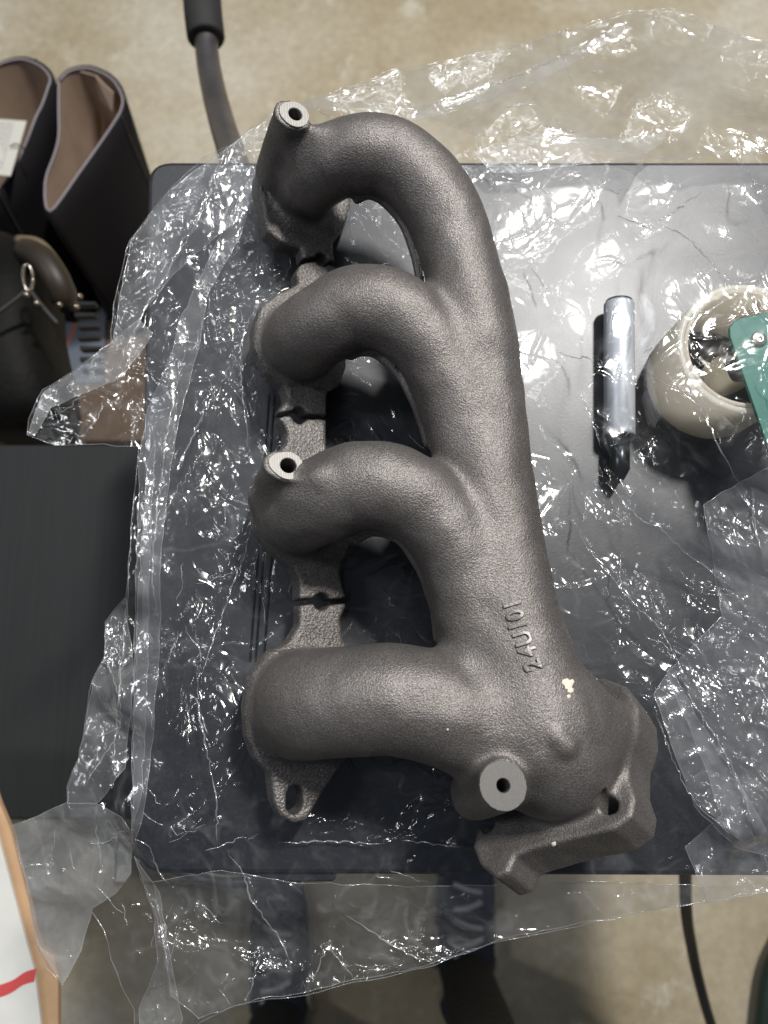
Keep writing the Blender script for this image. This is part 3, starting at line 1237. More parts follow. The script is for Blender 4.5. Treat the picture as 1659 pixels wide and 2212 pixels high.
# stiff tan insert folded inside the nearer boot
me = mesh_from('lining_fold', [P(158, 148, -.452), P(208, 163, -.452), P(246, 200, -.452), P(244, 240, -.47), P(208, 206, -.50), P(166, 170, -.50)], [(0, 1, 4, 5), (1, 2, 3, 4)])
ins = link('boot_insert', me, simple('insert_tan', (.40, .30, .23), .8))
tag(ins, 'folded tan card insert inside the nearer tall boot', 'card insert')
sol = ins.modifiers.new('t', 'SOLIDIFY')
sol.thickness = .0015
# paper tag
tg = empty('paper_tag', tuple(P(20, 320, -.44)), 'cream paper tag with small grey print tied to the left boot', 'tag')
q = [P(-40, 255, -.443), P(58, 262, -.440), P(23, 381, -.441), P(-60, 372, -.444)]
me = mesh_from('tag_card', q, [(0, 1, 2, 3)])
tc_ = link('tag_card', me, simple('paper', (.62, .61, .55), .8), tg)
tc_.modifiers.new('t', 'SOLIDIFY').thickness = .0006
ink = simple('tag_ink', (.33, .33, .32), .9)
rows = []
q = np.array(q)
k = 0
V, F = [], []
rs = np.random.RandomState(2)
for c in range(9):
    sx = .30 + c * .052
    y = .05
    while y < .9:
        L = rs.uniform(.03, .09)
        if y + L > .93:
            break
        def bil(a, b):
            return (q[0] * (1 - a) + q[1] * a) * (1 - b) + (q[3] * (1 - a) + q[2] * a) * b + [0, 0, .0007]
        V += [bil(sx, y), bil(sx + .022, y), bil(sx + .022, y + L), bil(sx, y + L)]
        F.append((4 * k, 4 * k + 1, 4 * k + 2, 4 * k + 3))
        k += 1
        y += L + .02
pr_ = link('print', mesh_from('print', V, F), ink, tg)
pr_['kind'] = 'stuff'
link('string', tube_mesh('string', spline([P(22, 316, -.437), P(34, 311, -.435), P(48, 318, -.435), P(60, 326, -.44), P(50, 322, -.438)], 5), .0009, 6), simple('black_string', (.02, .02, .02), .6), tg)

# --- carton under the short boot
BX = -.72
carton = empty('cardboard_box', tuple(P(120, 750, BX)), 'brown cardboard box with blue-grey printed lid and orange streak, below the tall boots', 'box')
pu = [(-250, 600), (330, 600), (345, 952), (-250, 952)]
me = prism('carton_body', [tuple(P(u, v, BX)[:2]) for u, v in pu], FLOOR_Z, BX, .002)
link('carton_body', me, simple('kraft_card', (.12, .08, .05), .8, var=.15), carton)
pu = [(60, 575), (235, 575), (225, 828), (115, 828)]
me = prism('printed_lid', [tuple(P(u, v, BX)[:2]) for u, v in pu], BX + .0015, BX + .004)
link('printed_lid', me, simple('blue_grey_print', (.12, .14, .18), .5, var=.15, vscale=12), carton)
sp = spline([P(164, 688, BX + .0045), P(156, 718, BX + .0045), P(146, 740, BX + .0045), P(132, 762, BX + .0045)], 6)
X = np.stack([sp + [-.003, 0, 0], sp + [.003, 0, 0]], 1)
link('orange_streak', grid_mesh('orange_streak', X), simple('orange_print', (.45, .12, .06), .6), carton)

# --- short dark boot with ring and studs
BR = simple('worn_black_leather', (.004, .0038, .0035), .65, spec=.2, var=.4, vscale=30, bmp=.4, bscale=120, bdist=.002)
sb = empty('short_boot', tuple(P(20, 800, -.45)), 'short black leather boot with ring and studs at the left border', 'boot')
secs = [(512, -60, 42, -.38, .03), (535, -80, 85, -.36, .045), (580, -95, 100, -.34, .055), (640, -100, 104, -.33, .06), (690, -100, 104, -.33, .062), (740, -100, 112, -.33, .065), (800, -95, 128, -.33, .065), (870, -80, 138, -.335, .062), (920, -60, 134, -.345, .055), (945, -20, 112, -.37, .035), (952, 10, 80, -.385, .015)]
rings = []
ka = 40
ang = np.arange(ka) / ka * 2 * np.pi
for v, x0, x1, zc, hh in secs:
    cc = P((x0 + x1) / 2, v, zc)
    hw = M((x1 - x0) / 2, zc)
    ca, sa = np.cos(ang), np.sin(ang)
    rings.append(np.stack([cc[0] + hw * np.sign(ca) * np.abs(ca) ** .8, np.full(ka, cc[1]), zc - hh * .5 + hh * np.sign(sa) * np.abs(sa) ** .8], -1))
link('upper', loft('upper', rings, True, True), BR, sb)
V = [P(38, 516, -.318), P(82, 518, -.318), P(150, 620, -.33), P(118, 560, -.32), P(60, 545, -.31)]
link('tongue', tube_mesh('tongue', spline([P(40, 520, -.33), P(85, 528, -.32), P(125, 575, -.32), P(150, 625, -.33), P(155, 665, -.35)], 5), .006, 10), simple('khaki_edge', (.16, .12, .07), .7), sb)
link('tongue', tube_mesh('tongue', spline([P(50, 540, -.33), P(90, 560, -.31), P(125, 610, -.31), P(148, 670, -.33)], 5), [.004] + [.014] * 13 + [.008] * 2, 12), simple('brown_strap', (.03, .022, .015), .5), sb)
# ring
rc0 = P(60, 600, -.262)
aa = np.linspace(0, 2 * np.pi, 33)
link('ring', tube_mesh('ring', rc0 + np.stack([np.cos(aa) * .0048, np.sin(aa) * .0115, .4 * np.sin(aa) * .01], -1), .0014, 8), simple('buckle_metal', (.55, .5, .42), .25, 1.0), sb)
STUD = simple('stud_metal', (.45, .38, .3), .3, 1.0)
for u, v in ((57, 637), (80, 655), (128, 658), (165, 663), (172, 640)):
    c = P(u, v, -.262 if u < 100 else -.30)
    bm = bmesh.new()
    bmesh.ops.create_uvsphere(bm, u_segments=12, v_segments=8, radius=.003)
    bmesh.ops.translate(bm, verts=bm.verts, vec=c)
    me = bpy.data.meshes.new('stud')
    bm.to_mesh(me)
    bm.free()
    smooth(me)
    link('stud', me, STUD, sb)
for pts in ([(60, 625), (30, 650), (-10, 680)], [(62, 625), (90, 660), (125, 700)]):
    link('strap', tube_mesh('strap', spline([P(u, v, -.268) for u, v in pts], 5), .0022, 8), simple('strap_dark', (.03, .028, .026), .5), sb)
# tread teeth along the sole
for i in range(7):
    v = 655 + i * 24
    c = P(196 + 3 * i - (i % 2) * 3, v, -.44)
    me = prism('tread_lug', [(c[0] - .02, c[1] - .003), (c[0] + .004, c[1] - .002), (c[0] + .006, c[1] + .002), (c[0] - .02, c[1] + .003)], -.452, -.44, .001)
    link('tread_lug', me, simple('sole_rubber', (.018, .02, .022), .6), sb)

# --- black bench left of the tray
bench = empty('bench', (P(100, 1350, -.30)[0], P(100, 1350, -.30)[1], FLOOR_Z), 'low black bench with faint grain at the left, beyond the film', 'bench')
BM, nt, b_ = mat('black_laminate')
tcn = N(nt, 'ShaderNodeTexCoord')
mp = N(nt, 'ShaderNodeMapping')
mp.inputs['Scale'].default_value = (220, 6, 6)
mp.inputs['Rotation'].default_value = (0, 0, .15)
nt.links.new(tcn.outputs['Object'], mp.inputs['Vector'])
n = noise(nt, 1, 4, .6, 0, mp.outputs['Vector'])
r = ramp(nt, n.outputs['Fac'], [(.3, (.020, .022, .023)), (.7, (.025, .027, .028))])
nt.links.new(r.outputs['Color'], b_.inputs['Base Color'])
b_.inputs['Roughness'].default_value = .6
b_.inputs['Specular IOR Level'].default_value = .25
ba = P(-500, 960, -.30)
bb2 = P(345, 1772, -.30)
me = prism('bench_top', [(ba[0], bb2[1]), (bb2[0], bb2[1]), (bb2[0], ba[1]), (ba[0], ba[1])], -.325, -.30, .003)
link('bench_top', me, BM, bench)
for x, y in ((bb2[0] - .03, bb2[1] + .03), (bb2[0] - .03, ba[1] - .03), (ba[0] + .03, ba[1] - .03), (ba[0] + .03, bb2[1] + .03)):
    link('leg', prism('leg', [(x - .015, y - .015), (x + .015, y - .015), (x + .015, y + .015), (x - .015, y + .015)], FLOOR_Z, -.3255), BM, bench)

# --- white carton corner, lower left
wz = -.20
wb = empty('white_box', (P(0, 2000, wz)[0], P(0, 2000, wz)[1], FLOOR_Z), 'open white carton with red stripe and raw brown edge, lower left corner', 'box')
inner = [(0, 1823), (25, 1917), (61, 2052), (74, 2097), (88, 2212), (100, 2330)]
outer = [(0, 1737), (22, 1789), (61, 1940), (76, 2007), (88, 2045), (116, 2068), (126, 2110), (126, 2212), (130, 2330)]
WHT = simple('white_card', (.74, .74, .70), .7, var=.03)
me = prism('white_panel', [tuple(P(u, v, wz)[:2]) for u, v in [(-300, 1600), (-60, 1600)] + inner + [(-300, 2330)]], wz - .004, wz, .0006)
link('white_panel', me, WHT, wb)
me = prism('raw_edge', [tuple(P(u, v, wz - .006)[:2]) for u, v in [(-60, 1560)] + outer + [(60, 2330), (-60, 1700)]], wz - .012, wz - .0055, .001)
link('raw_edge', me, simple('raw_card', (.56, .36, .21), .8, var=.12, vscale=30), wb)
sp = spline([P(-30, 2150, wz + .0006), P(20, 2133, wz + .0006), P(50, 2114, wz + .0006), P(75, 2106, wz + .0006)], 6)
X = np.stack([sp + [0, -.0045, 0], sp + [.001, .0045, 0]], 1)
link('red_stripe', grid_mesh('red_stripe', X), simple('red_print', (.62, .08, .08), .6), wb)
me = prism('carton_wall', [tuple(P(u, v, wz)[:2]) for u, v in [(-700, 1600), (-560, 1600), (-500, 2330), (-700, 2330)]], FLOOR_Z, wz - .0125)
link('carton_wall', me, WHT, wb)

# --- cable and hose at the lower right
cb = link('floor_cable', tube_mesh('floor_cable', spline([P(1480, 1780, -.35), P(1482, 1960, -.50), P(1495, 2050, -.58), P(1510, 2120, -.62), P(1536, 2212, -.66), P(1580, 2330, -.72), P(1660, 2420, -.80), P(1800, 2450, -.92)], 6), .0065, 12), simple('cable_black', (.018, .018, .02), .5))
tag(cb, 'thin black cable hanging below the right edge of the tray', 'cable')
hs = link('garden_hose', tube_mesh('garden_hose', spline([P(1720, 2000, -.88), P(1668, 2090, -.90), P(1650, 2212, -.90), P(1640, 2400, -.90)], 6), .014, 14), simple('dark_green_rubber', (.012, .03, .022), .5))
tag(hs, 'dark green hose at the lower right corner of the floor', 'hose')

# ================================================================ the person at the bottom edge
DENIM = simple('black_trousers', (.016, .016, .017), .85, bmp=.6, bscale=60, bdist=.004)
SHOE = simple('navy_knit', (.022, .028, .048), .8, bmp=.5, bscale=500, bdist=.001)
LACE = simple('grey_lace', (.45, .42, .44), .8)
PALE = simple('pale_sole', (.42, .38, .30), .6)
fx = (P(612, 2150, FLOOR_Z), P(1000, 2060, FLOOR_Z))
person = empty('person', ((fx[0][0] + fx[1][0]) / 2, (fx[0][1] + fx[1][1]) / 2, FLOOR_Z), 'person standing in black trousers and navy laced trainers, seen from above', 'person')
# trousers: two legs joined at the hips, one skin
hip_y = (fx[0][1] + fx[1][1]) / 2 - .02
bm = bmesh.new()
sv = bm.verts.layers.skin.verify()
def vv(x, y, z, rx, ry=None):
    v = bm.verts.new((x, y, z))
    v[sv].radius = (rx, ry or rx)
    return v
hipz = FLOOR_Z + .92
mx_ = (fx[0][0] + fx[1][0]) / 2
pel = vv(mx_, hip_y, hipz, .12, .10)
waist = vv(mx_, hip_y, hipz + .14, .13, .10)
bm.edges.new((pel, waist))
for side, f in ((-1, fx[0]), (1, fx[1])):
    h = vv(mx_ + side * .09, hip_y, hipz - .08, .085)
    k1 = vv(f[0] * .6 + (mx_ + side * .09) * .4, f[1] + .01, FLOOR_Z + .48, .062)
    k2 = vv(f[0], f[1] - .005, FLOOR_Z + .28, .050)
    an = vv(f[0], f[1] - .01, FLOOR_Z + .10, .043)
    bt_ = vv(f[0], f[1] - .008, FLOOR_Z + .055, .047)
    for e in ((pel, h), (h, k1), (k1, k2), (k2, an), (an, bt_)):
        bm.edges.new(e)
pel[sv].use_root = True
me = bpy.data.meshes.new('trousers')
bm.to_mesh(me)
bm.free()
tr_o = link('trousers', me, DENIM, person)
tr_o.modifiers.new('skin', 'SKIN').use_smooth_shade = True
sm_ = tr_o.modifiers.new('sub', 'SUBSURF')
sm_.levels = sm_.render_levels = 2


def trainer(f, rot):
    ys = np.linspace(-.085, .195, 15)
    kk = 28
    ang = np.arange(kk) / kk * 2 * np.pi
    rings = []
    srings = []
    for y in ys:
        t = (y + .085) / .28
        w = .047 * (1 - abs(2 * t - 1.15) ** 3.2 * .55) if t > .1 else .047 * (.55 + 4 * t)
        w = max(w, .02)
        if t > .93:
            w = .026
        h = .085 * (1 - t) ** 1.1 + .038
        if t > .9:
            h = .03
        ca, sa = np.cos(ang), np.sin(ang)
        x = w * np.sign(ca) * np.abs(ca) ** .85
        z = np.where(sa > 0, .028 + (h - .028) * np.abs(sa) ** .75, .028 * (1 + sa * .5))
        pts = np.stack([x, np.full(kk, y), z], -1)
        rings.append(pts)
        z2 = np.where(sa > 0, .026, .0)
        srings.append(np.stack([x * 1.09, np.full(kk, y), z2 * 1.0 + 0 * x], -1))
    R_ = np.array([[math.cos(rot), -math.sin(rot), 0], [math.sin(rot), math.cos(rot), 0], [0, 0, 1]])
    def W(p):
        return (np.asarray(p) @ R_.T) + f
    link('shoe_upper', loft('shoe_upper', [W(r) for r in rings], True, True), SHOE, person)
    link('sole', loft('sole', [W(r) for r in srings], True, True, False), PALE, person)
    for i in range(5):
        y = .02 + i * .024
        z = .085 * (1 - (y + .085) / .28) ** 1.1 + .041
        s_ = 1 if i % 2 else -1
        p = spline([W([-.022, y - .006 * s_, z - .006]), W([0, y, z + .003]), W([.022, y + .006 * s_, z - .006])], 5)
        link('lace', tube_mesh('lace', p, .0042, 6), LACE, person)
    for sx in (-1, 1):
        y0 = .01
        p = spline([W([sx * .047, y0 - .02, .03]), W([sx * .046, y0 + .01, .055]), W([sx * .046, y0 + .04, .04])], 5)
        link('side_stripe', tube_mesh('side_stripe', p, .004, 6), PALE, person)


trainer(fx[0], .04)
trainer(fx[1], -.03)

# ================================================================ the plastic film
bag = empty('plastic_bag', tuple(P(830, 1200, 0)), 'large crumpled clear plastic bag spread over the tray under the casting', 'plastic bag')

CREASES = [
    ([(1420, 480), (1520, 413)], .004), ([(1420, 480), (1490, 520), (1580, 620)], .006), ([(1330, 463), (1415, 497)], .003), ([(1610, 350), (1630, 395), (1680, 405)], .004),
    ([(1255, 849), (1300, 969)], .004), ([(1310, 1039), (1380, 1119), (1430, 1144), (1475, 1189), (1590, 1274)], .006),
    ([(1230, 999), (1265, 1094), (1255, 1159), (1330, 1259), (1395, 1329), (1440, 1379), (1490, 1489)], .004),
    ([(1625, 1039), (1630, 1129), (1655, 1239)], .006), ([(1410, 1528), (1495, 1723), (1630, 1838)], .008), ([(1465, 1468), (1580, 1653), (1640, 1813)], .008),
    ([(285, 1808), (320, 1828), (340, 1878), (370, 1918)], .006), ([(490, 1838), (525, 1888), (545, 1948), (610, 2038), (630, 2108)], .005),
    ([(300, 1883), (350, 2018), (370, 2158)], .008), ([(425, 1438), (430, 1538), (465, 1718), (470, 1828)], .005), ([(675, 2123), (708, 2053), (770, 2123)], .005),
    ([(530, 2168), (565, 2058)], .005), ([(830, 1823), (700, 1818), (600, 1822)], .004), ([(1000, 1830), (860, 1815)], .004),
    ([(540, 1159), (430, 1469)], .004), ([(405, 729), (360, 944), (330, 1219), (345, 1359)], .008), ([(475, 819), (380, 1019)], .005),
    ([(900, 235), (1130, 158), (1350, 50)], .006), ([(1020, 271), (1050, 353), (1080, 385)], .004), ([(1170, 271), (1255, 287)], .003),
    ([(1380, 800), (1500, 870), (1560, 980), (1600, 1050)], .003), ([(740, 1970), (860, 2050), (960, 2090)], .004), ([(560, 640), (520, 760), (540, 1000)], .003),
    ([(480, 330), (430, 470), (330, 640), (250, 800)], .006), ([(230, 1420), (260, 1560), (180, 1700)], .005), ([(290, 1000), (275, 1290), (240, 1700)], .006),
]


def interp_ctrl(u, v, ctrl, power=2.6):
    num = 0
    den = 0
    for c in ctrl:
        w = 1 / (((u - c[0]) ** 2 + (v - c[1]) ** 2 + 900.0) ** power)
        num = num + w[..., None] * np.array(c[2:])
        den = den + w
    return num / den[..., None]


# which way the long wrinkles run: (u, v, down the picture, down to the right, across)
ORI = [(450, 900, 1, 0, 0), (450, 1500, 1, 0, 0), (250, 1300, 1, 0, 0), (300, 650, .5, 0, .6), (600, 2050, 1, .2, 0), (200, 1950, .6, .4, 0), (900, 2000, .2, .3, .7), (800, 1830, 0, .1, 1),
       (1000, 180, 0, 0, 1), (1400, 200, 0, .2, .8), (1600, 200, .3, .7, 0), (1500, 500, 0, .8, .3), (1300, 1000, .3, .8, 0), (1500, 1300, .2, .9, 0), (1600, 1700, .6, .6, 0), (1400, 1900, .7, .2, .2)]


def film_sheet(name, poly, ctrl, m, step, seed, amp=1.0, crease=True, ruffle=0.0, edge=True, parent=None, smoothz=0.0, strokes=1.0, pinch=0):
    """poly: outline (u, v); ctrl rows (u, v, z, roughness of the crumple)"""
    poly = np.array(poly, float)
    # uneven outline
    pr = []
    rs = np.random.RandomState(seed)
    for i in range(len(poly)):
        a, b = poly[i], poly[(i + 1) % len(poly)]
        L = np.linalg.norm(b - a)
        k = max(1, int(L / 22))
        for j in range(k):
            p = a + (b - a) * j / k
            if j:
                p = p + rs.uniform(-1, 1, 2) * min(2.5, L * .03)
            pr.append(p)
    poly = np.array(pr)
    (u0, v0), (u1, v1) = poly.min(0) - step, poly.max(0) + step
    us = np.arange(u0, u1 + step, step)
    vs = np.arange(v0, v1 + step, step)
    U, Vv = np.meshgrid(us, vs, indexing='ij')
    best = np.full(U.shape, 1e18)
    bu, bv = U.copy(), Vv.copy()
    inside = np.zeros(U.shape, bool)
    for i in range(len(poly)):
        a, b = poly[i], poly[(i + 1) % len(poly)]
        ab = b - a
        # crossing test
        if a[1] != b[1]:
            lo_, hi_ = min(a[1], b[1]), max(a[1], b[1])
            j0, j1 = np.searchsorted(vs, lo_, 'left'), np.searchsorted(vs, hi_, 'left')
            sl = (slice(None), slice(j0, j1))
            xx = (b[0] - a[0]) * (Vv[sl] - a[1]) / (b[1] - a[1]) + a[0]
            inside[sl] ^= (U[sl] < xx)
        mg = 3 * step
        i0, i1 = np.searchsorted(us, min(a[0], b[0]) - mg), np.searchsorted(us, max(a[0], b[0]) + mg)
        j0, j1 = np.searchsorted(vs, min(a[1], b[1]) - mg), np.searchsorted(vs, max(a[1], b[1]) + mg)
        sl = (slice(i0, i1), slice(j0, j1))
        h = np.clip(((U[sl] - a[0]) * ab[0] + (Vv[sl] - a[1]) * ab[1]) / (ab.dot(ab) + 1e-9), 0, 1)
        qu, qv = a[0] + h * ab[0], a[1] + h * ab[1]
        dd = (U[sl] - qu) ** 2 + (Vv[sl] - qv) ** 2
        m_ = dd < best[sl]
        best[sl] = np.where(m_, dd, best[sl])
        bu[sl] = np.where(m_, qu, bu[sl])
        bv[sl] = np.where(m_, qv, bv[sl])
    U2 = np.where(inside, U, bu)
    V2 = np.where(inside, Vv, bv)
    mask = inside[:-1, :-1] | inside[1:, :-1] | inside[1:, 1:] | inside[:-1, 1:]
    cz = interp_ctrl(U2, V2, ctrl)
    z, a_ = cz[..., 0], cz[..., 1] * amp
    g = P(U2, V2, z * 0)
    x, y = g[..., 0], g[..., 1]
    wx = x + (vnoise(x, y, .03, seed + 1) - .5) * .012
    wy = y + (vnoise(x, y, .03, seed + 2) - .5) * .012
    mod1 = np.clip(vnoise(x, y, .07, seed + 3) * 2.6 - .9, .04, 1.2)
    mod2 = np.clip(vnoise(x, y, .045, seed + 4) * 3.6 - 1.9, .0, 1.2)
    hgt = (vnoise(x, y, .07, seed) - .5) * .006
    hgt = hgt + crumple(wx, wy, .045, seed + 5) * .15
    ow = interp_ctrl(U2, V2, ORI, 1.5)
    for q_, (ang_, sd_) in enumerate(((92, 0), (-52, 100), (18, 200))):
        ca_, sa_ = math.cos(math.radians(ang_)), math.sin(math.radians(ang_))
        al, ac = wx * ca_ + wy * sa_, -wx * sa_ + wy * ca_
        wq = ow[..., q_]
        hgt = hgt + crumple(al * .42, ac, .014, seed + 6 + sd_) * .30 * mod1 * wq
        hgt = hgt + crumple(al * .38, ac, .0065, seed + 7 + sd_) * .26 * mod2 * wq
    for cell_, w_, am in ((.05, 16.0, .0016), (.028, 10.0, .0010)):
        nn = vnoise(wx + 3.1 * cell_, wy * .8, cell_, seed + 21)
        gate = np.clip(vnoise(x, y, cell_ * .9, seed + 22) * 3 - 1.2, 0, 1)
        hgt = hgt + am * np.maximum(0, 1 - np.abs(nn - .5) * w_) * gate
    hgt = hgt * a_
    # single short pinched wrinkles, each a rounded ridge
    rs2 = np.random.RandomState(seed + 500)
    area_ = inside.sum() * step * step
    for _ in range(int(area_ / 700.0 * strokes)):
        i_, j_ = rs2.randint(0, len(us)), rs2.randint(0, len(vs))
        if not inside[i_, j_]:
            continue
        am_ = float(a_[i_, j_])
        if rs2.rand() > am_ / 1.15:
            continue
        w3 = ow[i_, j_]
        q_ = rs2.choice(3, p=w3 / w3.sum())
        an = math.radians((92, -52, 18)[q_] + rs2.normal(0, 24))
        L_ = rs2.gamma(2.2, 13.0) + 8
        sg = rs2.uniform(2.6, 5.2)
        cu_, cv_ = us[i_], vs[j_]
        ext = L_ + 4 * sg
        sl = (slice(*np.searchsorted(us, (cu_ - ext, cu_ + ext))), slice(*np.searchsorted(vs, (cv_ - ext, cv_ + ext))))
        du, dv_ = U2[sl] - cu_, -(V2[sl] - cv_)
        al_ = du * math.cos(an) + dv_ * math.sin(an)
        ac_ = -du * math.sin(an) + dv_ * math.cos(an) + (al_ / 60) ** 2 * rs2.uniform(-26, 26) + np.sin(al_ / rs2.uniform(7, 15)) * rs2.uniform(0, 1.6)
        hgt[sl] += rs2.uniform(.4, 1.0) * (1 if rs2.rand() < .7 else -1) * sg * .00016 * np.exp(-(ac_ / sg) ** 2) * np.clip((L_ - np.abs(al_)) / (L_ * .35), 0, 1)
    if crease:
        for pts, w in CREASES:
            d = np.full(U2.shape, 1e9)
            pu_, pv_ = np.array(pts).min(0) - 60, np.array(pts).max(0) + 60
            i0, i1 = np.searchsorted(us, pu_[0]), np.searchsorted(us, pv_[0])
            j0, j1 = np.searchsorted(vs, pu_[1]), np.searchsorted(vs, pv_[1])
            if i1 <= i0 or j1 <= j0:
                continue
            sl = (slice(i0, i1), slice(j0, j1))
            uu, vv_ = U2[sl], V2[sl]
            jit = (vnoise(uu, vv_, 26.0, seed + 8) - .5) * 16
            uu = uu + jit
            vv_ = vv_ + (vnoise(U2[sl], vv_, 26.0, seed + 9) - .5) * 16
            dd = np.full(uu.shape, 1e9)
            for i in range(len(pts) - 1):
                a, b = np.array(pts[i], float), np.array(pts[i + 1], float)
                ab = b - a
                h = np.clip(((uu - a[0]) * ab[0] + (vv_ - a[1]) * ab[1]) / ab.dot(ab), 0, 1)
                dd = np.minimum(dd, np.hypot(uu - a[0] - h * ab[0], vv_ - a[1] - h * ab[1]))
            hgt[sl] += w * .35 * np.exp(-(np.sqrt(dd * dd + 9) - 3) / 9.0) * np.clip((60 - dd) / 60, 0, 1)
    z = z + hgt - hgt.mean() * 0
    # nothing sinks into the tray
    tx, ty = x, y
    over = (tx > pl - .004) & (tx < pr_x) & (ty > pb - .002) & (ty < pt_ + .004)
    zmin = .0004
    z = np.where(over, np.where(z < zmin + .002, zmin + .002 * np.exp(np.minimum((z - zmin - .002) / .002, 0)), z), z)
    X = P(U2, V2, z)
    me = grid_mesh(name, X, mask)
    o = link(name, me, m, parent or bag)
    if edge:
        ze = interp_ctrl(poly[:, 0], poly[:, 1], ctrl)[..., 0]
        k = len(poly)
        from_grid_i = np.clip(((poly[:, 0] - u0) / step).round().astype(int), 0, len(us) - 1)
        from_grid_j = np.clip(((poly[:, 1] - v0) / step).round().astype(int), 0, len(vs) - 1)
        pts = P(poly[:, 0], poly[:, 1], z[from_grid_i, from_grid_j])
        pts = np.vstack([pts, pts[:1]])
        link('film_edge', tube_mesh('film_edge', pts, .0002, 5, False), FILM_EDGE, o)
    if pinch:
        # long pinched creases: thin rounded rolls of film standing on the sheet
        todo = [(np.array(p_, float), .00042) for p_, _ in CREASES]
        n0_ = len(todo)
        while len(todo) < n0_ + pinch:
            i_, j_ = rs2.randint(0, len(us)), rs2.randint(0, len(vs))
            if not inside[i_, j_] or rs2.rand() > float(a_[i_, j_]) / 1.4:
                continue
            w3 = ow[i_, j_]
            q_ = rs2.choice(3, p=w3 / w3.sum())
            an = math.radians((92, -52, 18)[q_] + rs2.normal(0, 22))
            L_ = rs2.uniform(30, 110)
            t_ = np.linspace(-1, 1, 5)[:, None]
            todo.append((np.array([us[i_], vs[j_]]) + t_ * L_ * .5 * np.array([math.cos(an), -math.sin(an)]) + rs2.normal(0, 2.5, (5, 2)), rs2.uniform(.00016, .00034)))
        for pts, r_ in todo:
            sp_ = spline(pts, 10)
            dl = np.r_[0, np.cumsum(np.linalg.norm(np.diff(sp_, axis=0), axis=1))]
            tt = np.arange(0, dl[-1], 3.0)
            if len(tt) < 6:
                continue
            sp_ = np.stack([np.interp(tt, dl, sp_[:, 0]), np.interp(tt, dl, sp_[:, 1])], -1)
            sp_ = sp_ + np.stack([vnoise(tt, tt * 0 + L_, 11.0, 5), vnoise(tt, tt * 0 + L_, 11.0, 6)], -1) * 5 - 2.5
            ii = np.clip(((sp_[:, 0] - u0) / step).round().astype(int), 0, len(us) - 1)
            jj = np.clip(((sp_[:, 1] - v0) / step).round().astype(int), 0, len(vs) - 1)
            ok = inside[ii, jj]
            if not ok.all():
                sp_, ii, jj = sp_[ok], ii[ok], jj[ok]
                if len(sp_) < 6:
                    continue
            zz = z[ii, jj]
            zz = np.convolve(np.pad(zz, 1, 'edge'), [.25, .5, .25], 'valid')
            pp = P(sp_[:, 0], sp_[:, 1], zz + r_ * .4)
            tn = np.linspace(0, 1, len(pp))
            rad = r_ * np.clip(np.minimum(tn, 1 - tn) * 5, .12, 1) * (.45 + .9 * vnoise(tn * 60, tn * 0, 6.0, rs2.randint(999)))
            link('crease', tube_mesh('crease', pp, rad, 6, False), CREASE_M, o)
    return o


pr_x = pr
OUTL = [(58, 939), (62, 905), (92, 842), (160, 800), (240, 740), (245, 660), (280, 520), (372, 402), (440, 340), (500, 312), (560, 262), (600, 236), (700, 205), (850, 150), (980, 128), (1100, 100),
        (1230, 62), (1350, 24), (1452, 18), (1560, 60), (1720, 110), (1760, 1000), (1760, 1890), (1659, 1928), (1600, 1930), (1525, 1951), (1500, 1952), (1431, 1962), (1345, 1980), (1200, 2010), (1075, 2034),
        (917, 2091), (830, 2112), (765, 2121), (660, 2150), (555, 2163), (510, 2172), (430, 2210), (360, 2290), (300, 2290), (290, 2180), (262, 2130), (240, 2073), (225, 2010), (197, 1967), (175, 2052), (135, 2128), (100, 2090),
        (80, 2037), (55, 1900), (25, 1782), (90, 1760), (145, 1733), (145, 1698), (170, 1638), (185, 1550), (200, 1468), (225, 1419), (227, 1344), (272, 1289), (282, 1150), (295, 1019), (300, 964), (200, 960), (120, 962)]
